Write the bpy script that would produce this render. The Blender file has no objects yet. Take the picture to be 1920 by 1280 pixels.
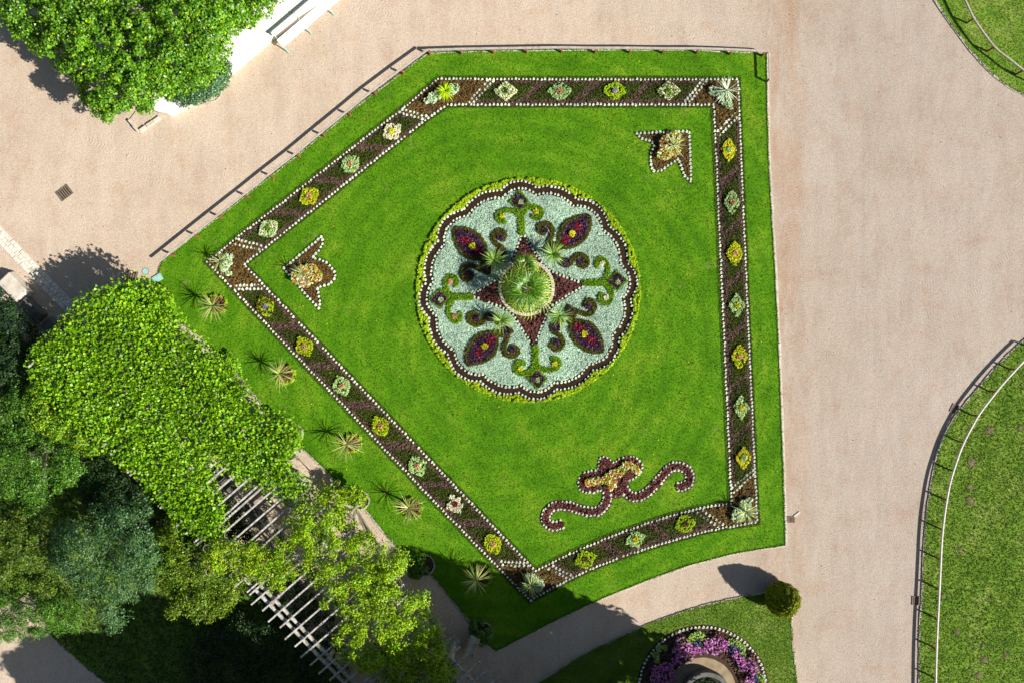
import bpy, math, random
import numpy as np
random.seed(7); rng = np.random.default_rng(7)
C = bpy.context.scene.collection
sc = bpy.context.scene

# ------------------------------------------------------------------ camera, world, sun, exposure
S = 0.025                 # metres per unit of plan (the plan is measured in units of 2.5 cm)
CX, CY, HU = 960.0, 640.0, 1600.0
cam_d = bpy.data.cameras.new("camera"); cam = bpy.data.objects.new("camera", cam_d); C.objects.link(cam)
cam.location = (0, 0, HU * S); cam_d.lens = 36 * HU / 1920; cam_d.sensor_width = 36; cam_d.clip_end = 500
sc.camera = cam
SUN_EL = math.radians(36.5); SX, SY = 0.91, 0.415       # shadows run to the upper left
w = bpy.data.worlds.new("World"); sc.world = w; w.use_nodes = True
nt = w.node_tree; nt.nodes.clear()
sky = nt.nodes.new("ShaderNodeTexSky"); sky.sky_type = 'NISHITA'; sky.sun_disc = False
sky.sun_elevation = SUN_EL; sky.sun_rotation = math.radians(114)
bg = nt.nodes.new("ShaderNodeBackground"); bg.inputs[1].default_value = 0.05
wo = nt.nodes.new("ShaderNodeOutputWorld")
nt.links.new(sky.outputs[0], bg.inputs[0]); nt.links.new(bg.outputs[0], wo.inputs[0])
sl = bpy.data.lights.new("sun", 'SUN'); sl.energy = 5.0; sl.angle = math.radians(0.5); sl.color = (1, .965, .90)
so = bpy.data.objects.new("sun", sl); C.objects.link(so)
from mathutils import Vector
sd = Vector((SX * math.cos(SUN_EL), -SY * math.cos(SUN_EL), math.sin(SUN_EL)))
so.rotation_euler = sd.to_track_quat('Z', 'Y').to_euler(); so.location = (20, -10, 30)
sc.view_settings.view_transform = 'Standard'; sc.view_settings.look = 'None'
sc.view_settings.exposure = 0.72; sc.view_settings.gamma = 1

# ------------------------------------------------------------------ helpers
def A(px, py, z=0.0):
    """plan point seen at (px,py) when it stands z metres high -> world"""
    k = (HU - z / S) / HU
    return ((px - CX) * S * k, (CY - py) * S * k, z)
def AP(P, z):
    P = np.asarray(P, float); z = np.broadcast_to(np.asarray(z, float), (len(P),)); k = (HU - z / S) / HU
    return np.stack([(P[:, 0] - CX) * S * k, (CY - P[:, 1]) * S * k, z], 1)
def tag(o, label=None, cat=None, group=None, kind=None):
    if label: o['label'] = label
    if cat: o['category'] = cat
    if group: o['group'] = group
    if kind: o['kind'] = kind
    return o
def empty(name, loc, label, cat, group=None, rz=0):
    o = bpy.data.objects.new(name, None); C.objects.link(o); o.location = loc; o.rotation_euler = (0, 0, rz)
    o.empty_display_size = .2
    return tag(o, label, cat, group)
def link(name, me, mat, parent=None, world=True):
    o = bpy.data.objects.new(name, me); C.objects.link(o)
    if mat and not me.materials: me.materials.append(mat)
    if parent is not None:
        o.parent = parent
        if world: o.matrix_parent_inverse = parent_inv(parent)
    return o
def parent_inv(p):
    from mathutils import Matrix, Euler
    m = Matrix.Translation(p.location) @ p.rotation_euler.to_matrix().to_4x4()
    return m.inverted()
def quads(name, V, F, mat, parent=None, world=True, smooth=False):
    """V (n,3), F (m,4) or (m,3) numpy -> one mesh object"""
    V = np.asarray(V, np.float32); F = np.asarray(F, np.int32)
    me = bpy.data.meshes.new(name); k = F.shape[1]
    me.vertices.add(len(V)); me.vertices.foreach_set("co", V.ravel())
    me.loops.add(F.size); me.loops.foreach_set("vertex_index", F.ravel())
    me.polygons.add(len(F)); me.polygons.foreach_set("loop_start", np.arange(0, F.size, k, dtype=np.int32))
    me.update(calc_edges=True)
    if smooth: me.polygons.foreach_set("use_smooth", np.ones(len(F), bool))
    return link(name, me, mat, parent, world)
class MB:
    def __init__(s): s.v = []; s.f = []
    def add(s, v, f):
        n = len(s.v); s.v += [tuple(x) for x in v]; s.f += [tuple(i + n for i in q) for q in f]; return s
    def box(s, c, size, rz=0, taper=1.0):
        x, y, z = size[0] / 2, size[1] / 2, size[2] / 2; cs, sn = math.cos(rz), math.sin(rz); vs = []
        for k, (a, b, d) in enumerate([(-1,-1,-1),(1,-1,-1),(1,1,-1),(-1,1,-1),(-1,-1,1),(1,-1,1),(1,1,1),(-1,1,1)]):
            t = taper if d > 0 else 1
            u, v_ = a * x * t, b * y * t
            vs.append((c[0] + u * cs - v_ * sn, c[1] + u * sn + v_ * cs, c[2] + d * z))
        return s.add(vs, [(0,3,2,1),(4,5,6,7),(0,1,5,4),(1,2,6,5),(2,3,7,6),(3,0,4,7)])
    def bar(s, p, q, w_, h_):
        p, q = Vector(p), Vector(q); d = (q - p).normalized(); up = Vector((0, 0, 1))
        if abs(d.z) > .95: up = Vector((1, 0, 0))
        a = d.cross(up).normalized() * w_ / 2; b = a.cross(d).normalized() * h_ / 2
        vs = [p - a - b, p + a - b, p + a + b, p - a + b, q - a - b, q + a - b, q + a + b, q - a + b]
        return s.add(vs, [(0,1,2,3),(7,6,5,4),(0,4,5,1),(1,5,6,2),(2,6,7,3),(3,7,4,0)])
    def tube(s, pts, rad, n=6):
        pts = [Vector(p) for p in pts]; m = len(pts); base = len(s.v); vs = []
        for i, p in enumerate(pts):
            d = (pts[min(i + 1, m - 1)] - pts[max(i - 1, 0)]).normalized()
            up = Vector((0, 0, 1)) if abs(d.z) < .9 else Vector((1, 0, 0))
            a = d.cross(up).normalized(); b = a.cross(d)
            r = rad[i] if hasattr(rad, '__len__') else rad
            for k in range(n):
                t = 2 * math.pi * k / n; vs.append(p + (a * math.cos(t) + b * math.sin(t)) * r)
        fs = [(i * n + k, i * n + (k + 1) % n, (i + 1) * n + (k + 1) % n, (i + 1) * n + k) for i in range(m - 1) for k in range(n)]
        fs += [tuple(range(n))[::-1], tuple((m - 1) * n + k for k in range(n))]
        return s.add(vs, fs)
    def build(s, name, mat, parent=None, bevel=0, world=True):
        me = bpy.data.meshes.new(name); me.from_pydata(s.v, [], s.f); me.update()
        o = link(name, me, mat, parent, world)
        if bevel:
            m = o.modifiers.new("bevel", 'BEVEL'); m.width = bevel; m.segments = 2; m.limit_method = 'ANGLE'
        return o
def inpoly(P, poly):
    x, y = P[:, 0], P[:, 1]; r = np.zeros(len(P), bool); n = len(poly); j = n - 1
    for i in range(n):
        xi, yi = poly[i]; xj, yj = poly[j]
        if yi != yj:
            r ^= ((yi > y) != (yj > y)) & (x < (xj - xi) * (y - yi) / (yj - yi) + xi)
        j = i
    return r
def dline(P, path, closed=False):
    best = np.full(len(P), 1e9); pts = list(path) + ([path[0]] if closed else [])
    for a, b in zip(pts, pts[1:]):
        a = np.array(a, float); b = np.array(b, float); d = b - a; L = max((d * d).sum(), 1e-9)
        t = np.clip(((P - a) @ d) / L, 0, 1); q = a + t[:, None] * d
        best = np.minimum(best, np.hypot(*(P - q).T))
    return best
def smooth(path, n=6, closed=False):
    p = [np.array(q, float) for q in path]; out = []; m = len(p)
    rngi = range(m if closed else m - 1)
    for i in rngi:
        g = (lambda k: p[k % m]) if closed else (lambda k: p[min(max(k, 0), m - 1)])
        a, b, c_, d = g(i - 1), g(i), g(i + 1), g(i + 2)
        for k in range(n):
            t = k / n
            out.append(.5 * ((2 * b) + (c_ - a) * t + (2 * a - 5 * b + 4 * c_ - d) * t * t + (3 * b - a - 3 * c_ + d) * t ** 3))
    if not closed: out.append(p[-1])
    return [tuple(q) for q in out]
def resample(path, step, closed=False):
    p = [np.array(q, float) for q in path] + ([np.array(path[0], float)] if closed else [])
    seg = [np.hypot(*(b - a)) for a, b in zip(p, p[1:])]; L = sum(seg); n = max(1, round(L / step)); out = []
    for k in range(n if closed else n + 1):
        d = L * k / n; i = 0
        while i < len(seg) - 1 and d > seg[i]: d -= seg[i]; i += 1
        out.append(p[i] + (p[i + 1] - p[i]) * (d / seg[i] if seg[i] else 0))
    return [tuple(q) for q in out]
def fill(region, bbox, n):
    """n random plan points inside region(P)->mask"""
    out = []; got = 0; x0, y0, x1, y1 = bbox
    for _ in range(200):
        P = rng.uniform((x0, y0), (x1, y1), (max(n, 2000), 2)); P = P[region(P)]
        out.append(P); got += len(P)
        if got >= n: break
    return np.concatenate(out)[:n]
def bb(poly, m=0):
    a = np.array(poly); return (a[:, 0].min() - m, a[:, 1].min() - m, a[:, 0].max() + m, a[:, 1].max() + m)
def area(poly):
    a = np.array(poly); x, y = a.T; return abs((x * np.roll(y, -1) - y * np.roll(x, -1)).sum()) / 2
def leaves(name, P, size, mat, parent=None, up=1.0, asp=.6, fold=.3, N=None, kind=None, label=None, tilt=1.0):
    """P (n,3) world: one folded leaf at each point"""
    n = len(P); nn = rng.normal(size=(n, 3)) * .6 * tilt
    nn[:, 2] += up
    if N is not None: nn += N
    nn /= np.linalg.norm(nn, axis=1)[:, None]
    t = np.cross(nn, rng.normal(size=(n, 3))); t /= np.linalg.norm(t, axis=1)[:, None]
    b = np.cross(nn, t)
    L = (size * rng.uniform(.65, 1.25, n))[:, None]; W = L * asp
    V = np.stack([P - t * L * .5, P + b * W * .5 + nn * W * fold - t * L * .08, P + t * L * .5, P - b * W * .5 + nn * W * fold - t * L * .08], 1).reshape(-1, 3)
    F = np.arange(n * 4).reshape(-1, 4)
    o = quads(name, V, F, mat, parent)
    if kind: tag(o, label, None, None, kind)
    return o
def sheet(name, poly, z, mat, thick=0, parent=None, kind=None):
    """flat plan polygon at height z (metres), with side walls of given thickness"""
    V = [(*A(x, y)[:2], z) for x, y in poly]; n = len(V)
    if sum((V[i][0] * V[(i + 1) % n][1] - V[(i + 1) % n][0] * V[i][1]) for i in range(n)) < 0: V = V[::-1]
    F = [tuple(range(n))]
    if thick:
        V += [(x, y, z - thick) for x, y, _ in V]
        F += [(i, n + i, n + (i + 1) % n, (i + 1) % n) for i in range(n)]
    me = bpy.data.meshes.new(name); me.from_pydata(V, [], F); me.update()
    o = link(name, me, mat, parent)
    if kind: o['kind'] = kind
    return o
# ------------------------------------------------------------------ materials
def newmat(name):
    m = bpy.data.materials.new(name); m.use_nodes = True; t = m.node_tree; t.nodes.clear()
    out = t.nodes.new("ShaderNodeOutputMaterial"); return m, t, out
def ramp(t, cols, fac, interp='LINEAR'):
    r = t.nodes.new("ShaderNodeValToRGB"); cr = r.color_ramp; cr.interpolation = interp
    for i, (p, c) in enumerate(cols):
        e = cr.elements[i] if i < 2 else cr.elements.new(p)
        e.position = p; e.color = (*c, 1)
    t.links.new(fac, r.inputs[0]); return r.outputs[0]
def noise(t, scale, det=4, rough=.6, vec=None, out=0):
    n = t.nodes.new("ShaderNodeTexNoise"); n.inputs['Scale'].default_value = scale
    n.inputs['Detail'].default_value = det; n.inputs['Roughness'].default_value = rough
    if vec is None:
        g = t.nodes.new("ShaderNodeNewGeometry"); vec = g.outputs['Position']
    t.links.new(vec, n.inputs['Vector']); return n.outputs[out]
def mixc(t, a, b, fac, mode='MIX'):
    m = t.nodes.new("ShaderNodeMix"); m.data_type = 'RGBA'; m.blend_type = mode
    def s(i, v):
        if hasattr(v, 'is_output'): t.links.new(v, i)
        elif isinstance(v, (int, float)): i.default_value = v
        else: i.default_value = (*v, 1)
    s(m.inputs[0], fac); s(m.inputs[6], a); s(m.inputs[7], b); return m.outputs[2]
def leafmat(name, cols, trans=.25, rough=.5, spec=.35):
    m, t, out = newmat(name)
    g = t.nodes.new("ShaderNodeNewGeometry")
    k = len(cols); col = ramp(t, [(i / max(k - 1, 1), c) for i, c in enumerate(cols)], g.outputs['Random Per Island'])
    v = noise(t, .55, 3); v2 = ramp(t, [(.3, (.72, .72, .72)), (.7, (1.15, 1.15, 1.1))], v)
    col = mixc(t, col, v2, 1.0, 'MULTIPLY')
    b = t.nodes.new("ShaderNodeBsdfPrincipled"); b.inputs['Roughness'].default_value = rough
    b.inputs['Specular IOR Level'].default_value = spec; t.links.new(col, b.inputs['Base Color'])
    tr = t.nodes.new("ShaderNodeBsdfTranslucent"); t.links.new(col, tr.inputs[0])
    mx = t.nodes.new("ShaderNodeMixShader"); mx.inputs[0].default_value = trans
    t.links.new(b.outputs[0], mx.inputs[1]); t.links.new(tr.outputs[0], mx.inputs[2]); t.links.new(mx.outputs[0], out.inputs[0])
    return m
def solid(name, cols, scale=8, rough=.8, bump=.3, bscale=40, spec=.3, metal=0):
    m, t, out = newmat(name)
    col = ramp(t, [(.3 + .4 * i / max(len(cols) - 1, 1), c) for i, c in enumerate(cols)], noise(t, scale, 6))
    b = t.nodes.new("ShaderNodeBsdfPrincipled"); b.inputs['Roughness'].default_value = rough
    b.inputs['Specular IOR Level'].default_value = spec; b.inputs['Metallic'].default_value = metal
    t.links.new(col, b.inputs['Base Color'])
    if bump:
        bp = t.nodes.new("ShaderNodeBump"); bp.inputs['Strength'].default_value = bump; bp.inputs['Distance'].default_value = .02
        t.links.new(noise(t, bscale, 4), bp.inputs['Height']); t.links.new(bp.outputs[0], b.inputs['Normal'])
    t.links.new(b.outputs[0], out.inputs[0]); return m

def gravel_mat():
    m, t, out = newmat("gravel")
    g = t.nodes.new("ShaderNodeNewGeometry"); pos = g.outputs['Position']
    mp = t.nodes.new("ShaderNodeMapping"); mp.inputs['Scale'].default_value = (1.0, .22, 1); mp.inputs['Rotation'].default_value = (0, 0, .05)
    t.links.new(pos, mp.inputs[0])
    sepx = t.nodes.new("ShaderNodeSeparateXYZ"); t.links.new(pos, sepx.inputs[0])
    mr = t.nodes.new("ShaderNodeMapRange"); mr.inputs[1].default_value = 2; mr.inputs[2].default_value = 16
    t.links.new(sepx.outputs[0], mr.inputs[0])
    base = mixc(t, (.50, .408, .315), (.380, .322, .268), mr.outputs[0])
    base = mixc(t, base, ramp(t, [(.35, (.88, .82, .78)), (.62, (1.05, 1.03, 1.02))], noise(t, .16, 6, .65)), .5, 'MULTIPLY')
    base = mixc(t, base, ramp(t, [(.36, (.90, .78, .70)), (.5, (1, 1, 1))], noise(t, .8, 6, .7)), .5, 'MULTIPLY')
    st = t.nodes.new("ShaderNodeMapRange"); st.inputs[1].default_value = .2; st.inputs[2].default_value = 1.6; st.inputs[3].default_value = 1; st.inputs[4].default_value = 0
    stm = t.nodes.new("ShaderNodeMath"); stm.operation = 'ABSOLUTE'; sts = t.nodes.new("ShaderNodeMath"); sts.operation = 'SUBTRACT'; sts.inputs[1].default_value = 12.6
    t.links.new(sepx.outputs[0], sts.inputs[0]); t.links.new(sts.outputs[0], stm.inputs[0]); t.links.new(stm.outputs[0], st.inputs[0]); st2 = t.nodes.new("ShaderNodeMath"); st2.operation = 'MULTIPLY'; t.links.new(st.outputs[0], st2.inputs[0])
    t.links.new(ramp(t, [(.42, (0, 0, 0)), (.66, (.8, .8, .8))], noise(t, 1.1, 6, .75, mp.outputs[0])), st2.inputs[1])
    base = mixc(t, base, (.34, .20, .115), st2.outputs[0])
    base = mixc(t, base, ramp(t, [(.3, (.86, .85, .84)), (.6, (1.05, 1.05, 1.04))], noise(t, 1.6, 5, .7, mp.outputs[0])), .7, 'MULTIPLY')
    sp = noise(t, 20, 3, .8); sp2 = noise(t, 7.5, 3, .7)
    base = mixc(t, base, ramp(t, [(.28, (.40, .37, .35)), (.46, (.97, .97, .97)), (.72, (1.38, 1.38, 1.38))], sp), .95, 'MULTIPLY')
    base = mixc(t, base, ramp(t, [(.3, (.86, .84, .82)), (.6, (1.05, 1.05, 1.05))], sp2), .7, 'MULTIPLY')
    b = t.nodes.new("ShaderNodeBsdfPrincipled"); b.inputs['Roughness'].default_value = .95; b.inputs['Specular IOR Level'].default_value = .1
    t.links.new(base, b.inputs['Base Color'])
    # tyre treads: short ridged strips
    tot = None
    for (x, y, ang, ln, wd) in [(1640,600,-.62,300,13),(1705,610,-.62,300,13),(1830,540,-.85,260,16),(1740,430,-.9,160,14),(1570,960,-1.35,330,12),(230,285,.35,150,12),(265,335,.1,90,12),(1500,330,-1.4,300,12),(700,20,.2,120,12),(1290,60,.1,160,12)]:
        wx, wy, _ = A(x, y)
        mp2 = t.nodes.new("ShaderNodeMapping"); mp2.vector_type = 'TEXTURE'
        mp2.inputs['Location'].default_value = (wx, wy, 0); mp2.inputs['Rotation'].default_value = (0, 0, -ang)
        t.links.new(pos, mp2.inputs[0]); sx = t.nodes.new("ShaderNodeSeparateXYZ"); t.links.new(mp2.outputs[0], sx.inputs[0])
        def mth(op, a, b_=None):
            n = t.nodes.new("ShaderNodeMath"); n.operation = op
            for i, v in enumerate((a, b_)):
                if v is None: continue
                if hasattr(v, 'is_output'): t.links.new(v, n.inputs[i])
                else: n.inputs[i].default_value = v
            return n.outputs[0]
        bend = mth('MULTIPLY', mth('POWER', mth('ABSOLUTE', sx.outputs[0]), 2.0), .008)
        yy = mth('ABSOLUTE', mth('ADD', sx.outputs[1], bend))
        m1 = mth('LESS_THAN', yy, wd * S / 2); m2 = mth('LESS_THAN', mth('ABSOLUTE', sx.outputs[0]), ln * S / 2)
        wave = mth('SINE', mth('MULTIPLY', mth('ADD', sx.outputs[0], mth('MULTIPLY', yy, .5)), 42.0))
        h = mth('MULTIPLY', mth('MULTIPLY', m1, m2), wave)
        tot = h if tot is None else mth('ADD', tot, h)
    patch = ramp(t, [(.42, (0, 0, 0)), (.6, (1, 1, 1))], noise(t, .9, 3))
    tot = mth('MULTIPLY', mth('MULTIPLY', tot, patch), .22)
    hsum = mth('ADD', tot, mth('ADD', mth('MULTIPLY', noise(t, 16, 4, .75), 1.0), mth('MULTIPLY', noise(t, 3.2, 4, .6), .8)))
    bp = t.nodes.new("ShaderNodeBump"); bp.inputs['Strength'].default_value = .55; bp.inputs['Distance'].default_value = .035
    t.links.new(hsum, bp.inputs['Height']); t.links.new(bp.outputs[0], b.inputs['Normal'])
    t.links.new(b.outputs[0], out.inputs[0]); return m
def lawn_mat(name, a, b_, c_, pscale=.35):
    m, t, out = newmat(name)
    col = ramp(t, [(.3, a), (.5, b_), (.72, c_)], noise(t, pscale, 5, .6))
    col = mixc(t, col, ramp(t, [(.3, (.62, .66, .5)), (.65, (1.15, 1.12, 1.0))], noise(t, 14, 4, .75)), .8, 'MULTIPLY')
    g = t.nodes.new("ShaderNodeNewGeometry"); wv = t.nodes.new("ShaderNodeTexWave"); wv.wave_type = 'RINGS'; wv.rings_direction = 'Z'
    wv.inputs['Scale'].default_value = .38; wv.inputs['Distortion'].default_value = 5; wv.inputs['Detail'].default_value = 3; wv.inputs['Detail Scale'].default_value = .6
    t.links.new(g.outputs['Position'], wv.inputs['Vector'])
    col = mixc(t, col, ramp(t, [(0, (.84, .87, .82)), (1, (1.08, 1.05, 1.0))], wv.outputs[1]), .8, 'MULTIPLY')
    col = mixc(t, col, (.26, .25, .07), ramp(t, [(.60, (0, 0, 0)), (.78, (.55, .55, .55))], noise(t, .9, 5, .7)))
    b = t.nodes.new("ShaderNodeBsdfPrincipled"); b.inputs['Roughness'].default_value = .85; b.inputs['Specular IOR Level'].default_value = .08
    t.links.new(col, b.inputs['Base Color'])
    bp = t.nodes.new("ShaderNodeBump"); bp.inputs['Strength'].default_value = .7; bp.inputs['Distance'].default_value = .04
    t.links.new(noise(t, 12, 5, .7), bp.inputs['Height']); t.links.new(bp.outputs[0], b.inputs['Normal'])
    t.links.new(b.outputs[0], out.inputs[0]); return m

M = {}
M['gravel'] = gravel_mat()
M['lawn'] = lawn_mat("lawn", (.055, .165, .004), (.085, .225, .006), (.17, .29, .016), .5)
M['lawn2'] = lawn_mat("rough_lawn", (.09, .19, .016), (.15, .26, .03), (.27, .33, .085), .8)
M['grass'] = leafmat("grass_blades", [(.035, .13, .003), (.085, .225, .005), (.16, .30, .012)], .35, .6, .1)
M['grass2'] = leafmat("rough_grass_blades", [(.06, .14, .010), (.14, .25, .025), (.27, .33, .07)], .35, .6, .1)
M['soil'] = solid("soil", [(.035, .021, .014), (.085, .052, .034)], 6, .95, .6, 30, .1)
M['band'] = solid("dark_brown_soil", [(.020, .011, .007), (.042, .023, .013)], 5, .95, .6, 30, .1)
M['kerb'] = solid("kerb_stone", [(.40, .34, .27), (.62, .56, .47)], 2.5, .9, .3, 25)
M['pave'] = solid("white_pavement", [(.78, .72, .60), (.90, .86, .76)], 1.5, .9, .2, 20)
M['cobble'] = solid("pale_cobble", [(.50, .45, .36), (.75, .70, .60)], 3, .85, .3, 20)
M['stone'] = solid("old_stone", [(.13, .12, .09), (.36, .33, .25), (.50, .47, .38)], 2.5, .9, .5, 12)
M['darkstone'] = solid("weathered_shaded_slab", [(.06, .06, .055), (.16, .155, .14)], 3, .9, .4, 14)  # weathered tone, also stands for shade on the basin rim
M['wood'] = solid("weathered_timber", [(.14, .125, .10), (.40, .375, .33), (.62, .59, .53)], 7, .8, .4, 30)
M['rail'] = solid("grey_rail_timber", [(.30, .25, .20), (.48, .42, .35)], 6, .8, .3, 30)
M['post'] = solid("rusty_post", [(.16, .055, .02), (.28, .10, .04)], 12, .8, .3, 40)
M['whiterail'] = solid("pale_metal_rail", [(.50, .44, .42), (.66, .60, .57)], 4, .45, .1, 30, .5)
M['bark'] = solid("bark", [(.05, .035, .022), (.12, .09, .06)], 6, .9, .6, 20)
M['palebark'] = solid("pale_bark", [(.22, .18, .13), (.36, .31, .24)], 6, .9, .5, 20)
M['iron'] = solid("cast_iron", [(.12, .09, .065), (.24, .18, .13)], 10, .8, .3, 40, .3, .1)
M['pitshade'] = solid("pit_shade_black", [(.004, .004, .004), (.008, .008, .008)], 3, .9, 0)  # near-black colour stands for the shade inside a drain
M['verdigris'] = solid("verdigris_paint", [(.22, .42, .36), (.34, .55, .48)], 6, .6, .2, 30)
M['benchwhite'] = solid("white_bench_paint", [(.80, .80, .78), (.86, .86, .84)], 3, .4, .05, 30, .5)
M['benchgreen'] = solid("pale_green_bench_iron", [(.16, .42, .36), (.26, .52, .45)], 6, .5, .1, 30, .5)
M['water'] = solid("dark_basin_soil", [(.006, .009, .004), (.02, .025, .01)], 6, .8, .3, 20)
M['white'] = leafmat("pale_rosette_leaf", [(.66, .74, .58), (.80, .86, .70), (.88, .92, .80)], .05, .6, .2)
M['field'] = leafmat("blue_green_leaf", [(.16, .33, .22), (.38, .58, .42), (.58, .74, .58), (.76, .88, .72)], .12, .65, .2)
M['lime'] = leafmat("lime_leaf", [(.22, .38, .004), (.40, .58, .008), (.56, .72, .015)], .25, .5, .2)
M['yellow'] = leafmat("yellow_leaf", [(.45, .46, .01), (.66, .62, .012), (.80, .74, .03)], .2, .5, .2)
M['scroll'] = leafmat("scroll_leaf", [(.07, .18, .004), (.15, .31, .004), (.25, .43, .008)], .2, .5, .2)
M['olive'] = leafmat("olive_leaf", [(.06, .045, .006), (.12, .085, .010), (.17, .13, .012)], .2, .5, .2)
M['oliveg'] = leafmat("olive_green_leaf", [(.05, .06, .006), (.09, .11, .008), (.13, .14, .010)], .2, .5, .2)
M['purple'] = leafmat("dark_purple_leaf", [(.020, .006, .018), (.055, .015, .045), (.10, .035, .09)], .1, .5, .35)
M['red'] = leafmat("crimson_leaf", [(.12, .006, .02), (.30, .01, .04)], .1, .5, .3)
M['maroon'] = leafmat("maroon_leaf", [(.07, .018, .018), (.19, .055, .05), (.33, .12, .105)], .12, .5, .3)
M['brown'] = leafmat("bronze_leaf", [(.06, .035, .024), (.15, .088, .064), (.26, .17, .13)], .12, .6, .2)
M['rust'] = leafmat("rust_leaf", [(.06, .035, .012), (.20, .095, .030), (.16, .14, .03), (.34, .16, .05)], .12, .6, .2)
M['moss'] = leafmat("dark_moss_leaf", [(.022, .040, .004), (.058, .088, .007), (.11, .145, .012)], .15, .6, .2)
M['cream'] = leafmat("cream_leaf", [(.66, .64, .34), (.84, .80, .52), (.92, .88, .70)], .15, .5, .2)
M['palegreen'] = leafmat("pale_green_leaf", [(.22, .40, .08), (.44, .64, .22), (.66, .78, .42)], .2, .5, .2)
M['miller'] = leafmat("silver_leaf", [(.34, .48, .30), (.62, .74, .50), (.82, .88, .70)], .12, .6, .2)
M['peach'] = leafmat("peach_petal", [(.55, .26, .12), (.72, .42, .25)], .2, .5, .2)
M['mauve'] = leafmat("mauve_petal", [(.30, .22, .36), (.45, .36, .50)], .2, .5, .2)
M['orange'] = leafmat("orange_petal", [(.75, .07, .01), (.85, .22, .03), (.80, .12, .02)], .2, .5, .2)
M['pink'] = leafmat("pink_petal", [(.45, .08, .40), (.68, .20, .60), (.82, .42, .74)], .25, .5, .2)
M['violet'] = leafmat("violet_petal", [(.06, .04, .18), (.16, .10, .34)], .2, .5, .2)
M['yucca'] = leafmat("yucca_blade", [(.05, .16, .01), (.18, .36, .03), (.46, .58, .12)], .15, .4, .45)
M['yuccapale'] = leafmat("pale_blade", [(.16, .30, .06), (.38, .50, .14), (.68, .70, .34)], .15, .4, .45)
M['yuccamix'] = leafmat("olive_blade", [(.09, .22, .03), (.24, .38, .07), (.48, .46, .14), (.62, .64, .22)], .15, .4, .45)
M['palm'] = leafmat("palm_leaflet", [(.02, .09, .004), (.09, .25, .010), (.30, .48, .04)], .2, .38, .5)
M['palmold'] = leafmat("old_palm_leaflet", [(.16, .28, .015), (.34, .44, .04), (.55, .56, .14)], .2, .4, .45)
M['linden'] = leafmat("broad_green_leaf", [(.035, .14, .004), (.085, .26, .006), (.18, .40, .015), (.28, .50, .04)], .3, .38, .5)
M['ivy'] = leafmat("bluish_ivy_leaf", [(.025, .09, .025), (.07, .19, .06), (.20, .34, .17)], .2, .35, .5)
M['vine'] = leafmat("grape_leaf", [(.04, .13, .003), (.14, .34, .004), (.25, .50, .008), (.34, .58, .015), (.20, .46, .01)], .32, .42, .4)
M['wisteria'] = leafmat("yellow_green_leaf", [(.045, .17, .003), (.15, .38, .005), (.33, .55, .008), (.58, .66, .02)], .32, .42, .35)
M['shrubyellow'] = leafmat("golden_leaf", [(.04, .14, .006), (.10, .27, .010), (.20, .40, .015), (.36, .46, .02)], .28, .45, .35)
M['treegreen'] = leafmat("mid_green_leaf", [(.025, .095, .006), (.075, .21, .012), (.17, .34, .03)], .25, .42, .4)
M['treeolive'] = leafmat("olive_tree_leaf", [(.035, .085, .006), (.12, .20, .012), (.25, .32, .025)], .25, .45, .35)
M['treeblue'] = leafmat("blue_green_tree_leaf", [(.025, .085, .030), (.075, .18, .07), (.19, .32, .14)], .2, .45, .35)
M['leafdarkshade'] = leafmat("dark_and_shaded_leaf", [(.010, .035, .008), (.022, .06, .014), (.04, .09, .02)], .2, .5, .3)  # near-black leaf colour with the deep shade of the lower left put in
M['topiary'] = leafmat("clipped_yew_leaf", [(.06, .085, .002), (.20, .25, .004), (.42, .46, .008)], .12, .55, .25)
M['blossom'] = leafmat("tiny_yellow_flower", [(.6, .45, .01), (.75, .6, .05)], .1, .5, .2)

# ------------------------------------------------------------------ plan outlines
LAWN = [(305,490),(350,452),(415,403),(560,290),(655,211),(804,99),(925,95),(1115,93),(1305,94),(1436,99),(1440,290),(1452,500),(1459,650),(1466,830),(1472,1020),
        (1380,1035),(1290,1058),(1200,1091),(1110,1128),(1020,1172),(932,1218),(905,1198),(895,1185),(868,1148),(835,1105),(800,1067),(735,1015),(688,957),(640,908),(600,868),(560,832),(500,765),(440,692),(375,630),(318,588),(288,540)]
OUT = [(822,149),(1100,150),(1383,150),(1400,560),(1419,978),(1385,983),(1335,992),(1285,1005),(1235,1020),(1185,1036),(1135,1054),(1085,1076),(1047,1095),(1020,1110),(994,1124),(800,924),(610,723),(390,492),(455,438),(532,379),(640,294),(749,210)]
INN = [(839,197),(1100,197),(1338,197),(1354,560),(1371,942),(1310,952),(1260,965),(1210,981),(1160,999),(1110,1019),(1060,1041),(1004,1069),(840,897),(670,719),(458,496),(530,439),(605,379),(700,303),(799,225)]
def grow(poly, d):
    a = np.array(poly); c = a.mean(0); out = []
    n = len(a); sgn = 1 if (a[:, 0] * np.roll(a[:, 1], -1) - a[:, 1] * np.roll(a[:, 0], -1)).sum() > 0 else -1
    for i in range(n):
        e1 = a[i] - a[i - 1]; e2 = a[(i + 1) % n] - a[i]; e1 = e1 / np.hypot(*e1); e2 = e2 / np.hypot(*e2)
        n1 = np.array([e1[1], -e1[0]]) * sgn; n2 = np.array([e2[1], -e2[0]]) * sgn
        m = n1 + n2; m = m / np.hypot(*m); k = max(m @ n1, .45); out.append(tuple(a[i] + m * d / k))
    return out
OUTE, INNE = grow(OUT, 5), grow(INN, -5)
BAND = OUTE + [OUTE[0]] + [INNE[0]] + INNE[::-1]
FTR = [(1190,249),(1240,247),(1294,245),(1296,300),(1297,346),(1282,332),(1274,312),(1271,302),(1255,312),(1238,323),(1222,323),(1218,308),(1218,290),(1224,272),(1220,267),(1200,262)]
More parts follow.
